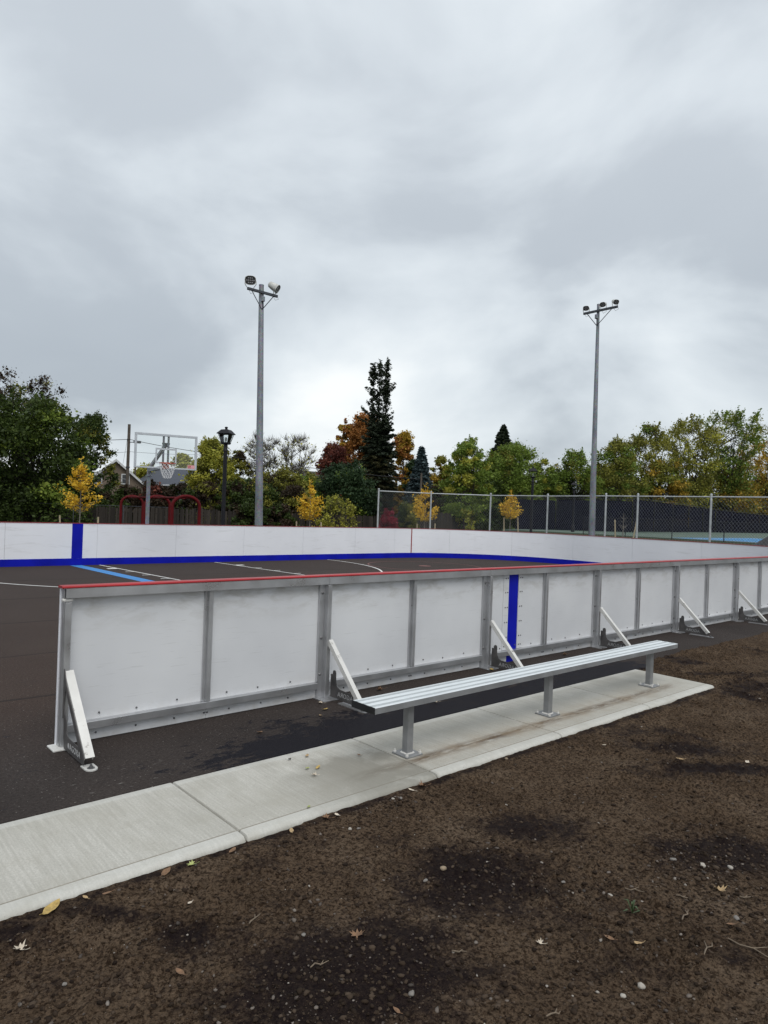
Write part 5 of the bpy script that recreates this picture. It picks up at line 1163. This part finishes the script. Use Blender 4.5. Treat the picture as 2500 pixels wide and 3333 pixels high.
# ------------------------------------------------------------------ soil debris
def pebble_field(name, n, smin, smax, mat, seed, label, zoff, clus=None):
    rs = np.random.RandomState(seed)
    ico = bmesh.new(); bmesh.ops.create_icosphere(ico, subdivisions=1, radius=1); iv = np.array([v_.co[:] for v_ in ico.verts]); fi_ = np.array([[v_.index for v_ in f_.verts] for f_ in ico.faces]); ico.free()
    P_ = []
    while len(P_) < n:
        if clus is not None and rs.rand() < .25:
            c = clus[rs.randint(len(clus))]; x, y = c[0]+rs.normal()*c[2], c[1]+rs.normal()*c[2]
        else:
            D = 2.3*math.exp(rs.rand()*1.55); lat = rs.uniform(-.62, .62)*D; x = CF[0]*D+CR[0]*lat; y = CF[1]*D+CR[1]*lat
        if y > 3.36 and x < 8.25: continue
        if y > 4.42 or y < .3: continue
        P_.append((x, y))
    P_ = np.array(P_); z = soil_h(P_[:, 0], P_[:, 1])
    s_ = smin*(smax/smin)**(rs.rand(n)**2.4); co = []
    rot_a = rs.rand(n)*2*np.pi; sc = np.stack([s_*rs.uniform(.8, 1.5, n), s_*rs.uniform(.7, 1.1, n), s_*rs.uniform(.45, .8, n)], 1)
    jit = 1+.22*rs.normal(size=(n, len(iv), 1)); V = iv[None]*jit*sc[:, None]; ca, sa = np.cos(rot_a)[:, None], np.sin(rot_a)[:, None]
    V2 = np.stack([V[..., 0]*ca-V[..., 1]*sa, V[..., 0]*sa+V[..., 1]*ca, V[..., 2]], -1) + np.stack([P_[:, 0], P_[:, 1], z+sc[:, 2]*zoff], 1)[:, None]
    F = (fi_[None]+(np.arange(n)*len(iv))[:, None, None]).reshape(-1, 3)
    o = link_mesh(name, raw_mesh(name, V2.reshape(-1, 3), F, False), mat); tag(o, label, kind='stuff'); o['category'] = 'debris'; return o
CL = [(*gp(x, y, -.06)[:2], s_) for x, y, s_ in ((2330, 2800, .22), (2250, 2840, .15), (1180, 3100, .35), (1010, 3260, .3), (1620, 2850, .25), (1250, 2600, .12), (2350, 2230, .5), (2420, 2950, .25), (2000, 2960, .25), (1130, 2640, .15))]
pebble_field('gravel', 1900, .0020, .011, M['pebble'], 21, 'small pale pebbles scattered over the bare soil', .25, CL)
pebble_field('soil_crumbs', 14000, .0025, .014, M['crumb'], 22, 'dark crumbs of soil over the bare ground', .25, CL)
def soil_pt(px, py, lim=3.355):
    z = -.05
    for _ in range(4): p = gp(px, py, z); z = float(soil_h(p[0], p[1]))
    if p[0] < 8.25: p[1] = min(p[1], lim)
    return p[0], p[1], float(soil_h(p[0], p[1]))
def stone(px, py, r, mat, label, seed):
    r *= .68
    rs = np.random.RandomState(seed); p = soil_pt(px, py); bm = bmesh.new(); bmesh.ops.create_icosphere(bm, subdivisions=2, radius=1)
    for v_ in bm.verts: n_ = v_.co.normalized(); k = 1+.16*math.sin(n_.x*3+seed)+.12*math.sin(n_.y*4+n_.z*2+seed*2); v_.co = Vector((n_.x*r*1.25*k, n_.y*r*.95*k, n_.z*r*.68*k))
    me = bpy.data.meshes.new('stone'); bm.to_mesh(me); bm.free(); me.polygons.foreach_set('use_smooth', [True]*len(me.polygons))
    o = link_mesh('stone', me, M[mat], None, (p[0], p[1], p[2]+r*.32)); o.rotation_euler = (0, 0, seed*1.3); tag(o, label, 'stone', 'loose stones on the soil')
for i, a in enumerate([(1442, 2829, .024, 'tanstone', 'rounded tan stone beside a damp patch of bare soil'), (1384, 2869, .017, 'greystone', 'grey stone just below the rounded tan stone on soil'), (1988, 2918, .018, 'palestone', 'pale stone in the bare soil above the green sprout'),
    (1834, 2872, .013, 'greystone', 'small grey stone alone in damp soil'), (2398, 2992, .020, 'greystone', 'flat grey stone near the grey curled leaf'), (2088, 3214, .022, 'palestone', 'whitish angular stone in the soil beside a smaller whitish stone'), (2028, 3245, .016, 'palestone', 'small whitish stone beside the whitish angular stone'),
    (1140, 2700, .016, 'palestone', 'pale stone in soil below the concrete edge near leaf pair'), (1168, 2698, .014, 'greystone', 'grey stone touching the pale stone below the pad'), (1305, 2600, .016, 'greystone', 'grey stone tucked against the concrete pad edge'), (1280, 2602, .014, 'palestone', 'pale stone tucked against the concrete pad edge'),
    (1648, 2630, .013, 'palestone', 'oval white pebble alone on smooth soil'), (988, 3045, .014, 'greystone', 'grey stone at the rim of the largest damp patch'), (2287, 2818, .026, 'palestone', 'upright whitish stone in the dark crumbly patch'), (2377, 2825, .02, 'palestone', 'whitish stone at the end of the dark crumbly patch'),
    (2192, 2800, .02, 'greystone', 'grey stone in the dark crumbly patch'), (1340, 3235, .018, 'greystone', 'grey stone in the soil at the end of the largest damp patch'), (1642, 2468, .018, 'tanstone', 'tan stone against the pad edge under the bench'), (480, 3024, .014, 'greystone', 'small grey stone near the yellow-brown leaf'), (210, 3205, .013, 'greystone', 'small grey stone near the lobed pale leaf')]): stone(*a, 40+i)

def leaf_mesh(kind, L_, seed):
    rs = np.random.RandomState(seed)
    if kind == 'maple':
        pol = [(0, -.45), (.06, -.1), (.34, -.22), (.28, -.02), (.50, .12), (.26, .14), (.30, .34), (.10, .26), (0, .55), (-.10, .26), (-.30, .34), (-.26, .14), (-.5, .12), (-.28, -.02), (-.34, -.22), (-.06, -.1)]
    else:
        pol = [(.22*math.sin(math.pi*t)**.8*(1 if sg > 0 else -1), -.5+t) for sg in (1, -1) for t in (np.linspace(0, 1, 8) if sg > 0 else np.linspace(1, 0, 8)[1:-1])]
    cur = rs.uniform(.5, 1.4); tw = rs.normal()*.4
    def bend(x, y): return Vector((x*L_, y*L_, L_*(cur*(x*x*1.3+.35*y*y)+tw*x*y+.05*rs.rand()) + .004))
    n = len(pol); vs = [bend(0, .05)] + [bend(*p) for p in pol]; vs += [bend(p[0]*.5, .05*.5+p[1]*.5) for p in pol]
    fs = [(1+i, 1+(i+1) % n, 1+n+(i+1) % n, 1+n+i) for i in range(n)] + [(0, 1+n+i, 1+n+(i+1) % n) for i in range(n)]
    b = MB().add(vs, fs); st = [bend(0, -.42), bend(0, -.6), bend(.05, -.75)]; b.tube(st, .0012, 4); me = b.mesh('fallen_leaf', smooth=False, fix=False); return me
def fallen(px, py, z, L_, kind, mat, rot, label, seed, surf='soil'):
    L_ *= .78; p = gp(px, py, z) if surf != 'soil' else soil_pt(px, py); zz = p[2] if surf == 'soil' else z
    me = leaf_mesh(kind, L_, seed); o = link_mesh('fallen_leaf', me, M[mat], None, (p[0], p[1], zz+.003)); o.rotation_euler = (random.uniform(-.2, .2), random.uniform(-.2, .2), rot); tag(o, label, 'leaf', 'fallen leaves')
FL = [(165, 2962, -.06, .155, 'oval', 'leaf_yellow', -.9, 'large yellow-brown leaf lying against the concrete pad edge'), (275, 2922, -.06, .05, 'oval', 'leaf_tan', .3, 'small tan leaf just beyond the large yellow-brown leaf'), (349, 2912, -.06, .06, 'oval', 'leaf_brown', 1.2, 'small round brown leaf near the pad edge'),
      (66, 3082, -.06, .085, 'maple', 'leaf_pale', .5, 'lobed pale leaf on dark soil near a grey stone'), (618, 2927, -.06, .045, 'oval', 'leaf_pale', 2., 'thin pale leaf fragment on bare soil'), (585, 3172, -.06, .075, 'oval', 'leaf_brown', .2, 'curled brown leaf on open soil'),
      (1163, 3045, -.06, .10, 'maple', 'leaf_brown', -.7, 'brown lobed leaf at the top of the largest damp patch'), (1377, 2562, -.06, .10, 'maple', 'leaf_brown', 1.1, 'brown curled leaf against the pad edge near the first bench leg'), (1340, 2575, -.06, .07, 'oval', 'leaf_pale', .4, 'pale leaf beside the brown curled leaf by the pad'),
      (1060, 2664, -.06, .09, 'maple', 'leaf_brown', .9, 'brown leaf in the soil close below the pad'), (942, 2704, -.06, .075, 'oval', 'leaf_tan', -.5, 'tan leaf alone on the soil near the brown leaf below the pad'), (1095, 2655, -.06, .07, 'oval', 'leaf_pale', -.2, 'pale leaf next to stones close below the pad'),
      (625, 2818, -.06, .07, 'maple', 'leaf_green', .8, 'greenish lobed leaf at the pad edge under the slab joint'), (540, 2843, -.06, .10, 'oval', 'leaf_brown', -1.0, 'brown curled leaf along the pad edge by the slab joint'), (745, 2762, -.06, .08, 'oval', 'leaf_brown', -1.1, 'brown leaf pressed into the gap at the pad edge'),
      (1759, 3075, -.06, .055, 'maple', 'leaf_pale', .3, 'small whitish lobed leaf standing alone on soil'), (1982, 3068, -.06, .065, 'oval', 'leaf_brown', .2, 'half white half brown curled leaf on soil'), (2070, 3077, -.06, .075, 'oval', 'leaf_tan', .9, 'tan curled leaf beside the half brown leaf'),
      (2343, 2900, -.06, .10, 'maple', 'leaf_tan', -1.0, 'crumpled grey-tan leaf near the dark crumbly patch'), (2212, 2474, -.03, .085, 'oval', 'leaf_tan', .8, 'pale tan leaf on soil beyond the bench end'), (2432, 2482, -.03, .09, 'oval', 'leaf_pale', -1.4, 'long pale leaf on soil among the streaked damp patches'), (1970, 2428, -.05, .07, 'oval', 'leaf_pale', .4, 'pale leaf on smooth soil off the pad corner'),
      (2380, 3015, -.06, .06, 'oval', 'leaf_brown', .6, 'dull brown leaf among twigs and grey stones'), (1290, 3295, -.06, .05, 'oval', 'leaf_brown', .1, 'small brown leaf inside the largest damp patch')]
for i, a in enumerate(FL): fallen(*a, 70+i)
PF = [(943, 2473, .0135, .06, 'oval', 'leaf_dark', -1.0, 'dark shrivelled leaf on the concrete slab'), (999, 2463, .0135, .07, 'oval', 'leaf_tan', -.9, 'thin tan leaf on the slab beside the dark leaf'), (1169, 2461, .0135, .055, 'oval', 'leaf_brown', .1, 'brown leaf on the slab near the first bench leg'),
      (1035, 2501, .0135, .075, 'oval', 'leaf_yellow', -1.1, 'yellow leaf on the damp part of the slab'), (1024, 2527, .0135, .07, 'maple', 'leaf_pale', .4, 'whitish lobed leaf on the slab below the yellow leaf'), (1000, 2504, .0135, .06, 'oval', 'leaf_green', -1.2, 'greenish leaf on the slab between the tan and yellow leaves'), (1005, 2629, .0135, .05, 'oval', 'leaf_green', -1.0, 'small green leaf on the rounded slab edge'),
      (1238, 2248, .002, .12, 'maple', 'leaf_brown', .6, 'brown curled leaf on the asphalt between board and bench end'), (1059, 2312, .002, .10, 'oval', 'leaf_yellow', -1.3, 'yellow oblong leaf on the asphalt below the second brace'), (1043, 2331, .002, .06, 'oval', 'leaf_tan', -.3, 'small tan leaf on the asphalt below the yellow oblong leaf'), (845, 2387, .002, .09, 'oval', 'leaf_brown', -1.2, 'brown leaf on the wet asphalt'),
      (1418, 2288, .002, .10, 'maple', 'leaf_pale', .3, 'pale lobed leaf on the asphalt under the bench'), (1600, 2183, .002, .14, 'oval', 'leaf_yellow', -.6, 'yellow leaf at the foot of the third brace'), (1840, 2133, .002, .12, 'maple', 'leaf_brown', .6, 'brown leaf on the asphalt below the blue strip'), (1045, 2290, .002, .08, 'maple', 'leaf_pale', .9, 'pale crumpled leaf on the asphalt near the second brace plate')]
for i, a in enumerate(PF): fallen(*a, 130+i, 'flat')
def twig(px, py, L_, rot, label, seed):
    rs = np.random.RandomState(seed); p = soil_pt(px, py); z = p[2]; pts = []
    for i in range(5): s_ = (i/4-.5)*L_; pts.append((p[0]+math.cos(rot)*s_+rs.normal()*.006, p[1]+math.sin(rot)*s_+rs.normal()*.006, z+.008+rs.rand()*.006))
    b = MB().tube(pts, [.003, .0035, .003, .0025, .0015], 5); q = Vector(pts[2]); b.tube([q, q+Vector((math.cos(rot+.7), math.sin(rot+.7), .15))*L_*.3], [.003, .0015], 4)
    o = b.build('twig', M['twig']); tag(o, label, 'twig', 'twigs on the soil')
TW = [(2304, 3091, .13, R(0), 'pale forked twig on soil below the crumpled leaf'), (2455, 3100, .22, R(-85), 'long thin forked twig, the longest on the bare soil'), (1490, 3103, .07, R(-40), 'short pale twig near the damp patch'), (1036, 3147, .08, R(-10), 'short whitish twig on the largest damp patch'), (2065, 2897, .10, R(-60), 'thin pale twig above the grey soil stones'), (2225, 2925, .06, R(-60), 'short thick twig near the crumpled grey-tan leaf'), (2230, 2985, .10, R(10), 'pale knobbly twig between stones'), (2430, 2925, .08, R(-40), 'pale short twig between the crumpled leaf and the long thin twig'), (1805, 3310, .07, R(-20), 'pale twig alone on trodden soil away from the stones'), (830, 3000, .08, R(20), 'dark small twig on trodden soil')]
for i, a in enumerate(TW): twig(*a, 170+i)
p = soil_pt(2058, 2972); z = p[2]; spr = thing('sprout', (p[0], p[1], z), 'tiny green weed sprouting from the bare soil', 'weed')
for i, (a, L_, h_) in enumerate(((.3, .055, .05), (1.6, .05, .06), (2.9, .065, .03), (4.2, .05, .055), (5.3, .06, .02), (3.5, .03, .07))):
    d = Vector((math.cos(a), math.sin(a), 0)); sd = Vector((-d.y, d.x, 0)); b0 = Vector((p[0], p[1], z)); vs = []
    for f_, w_ in ((0, .002), (.5, .006), (1, .0008)):
        c = b0+d*L_*f_+Vector((0, 0, h_*math.sin(f_*2.2))); vs += [c-sd*w_, c+sd*w_]
    MB().add(vs, [(0, 1, 3, 2), (2, 3, 5, 4)]).build('blade', M['sprout'], spr)
print('triangles', sum(sum(len(p_.vertices)-2 for p_ in me.polygons) if len(me.polygons) < 20000 else len(me.polygons)*2 for me in bpy.data.meshes if me.users))
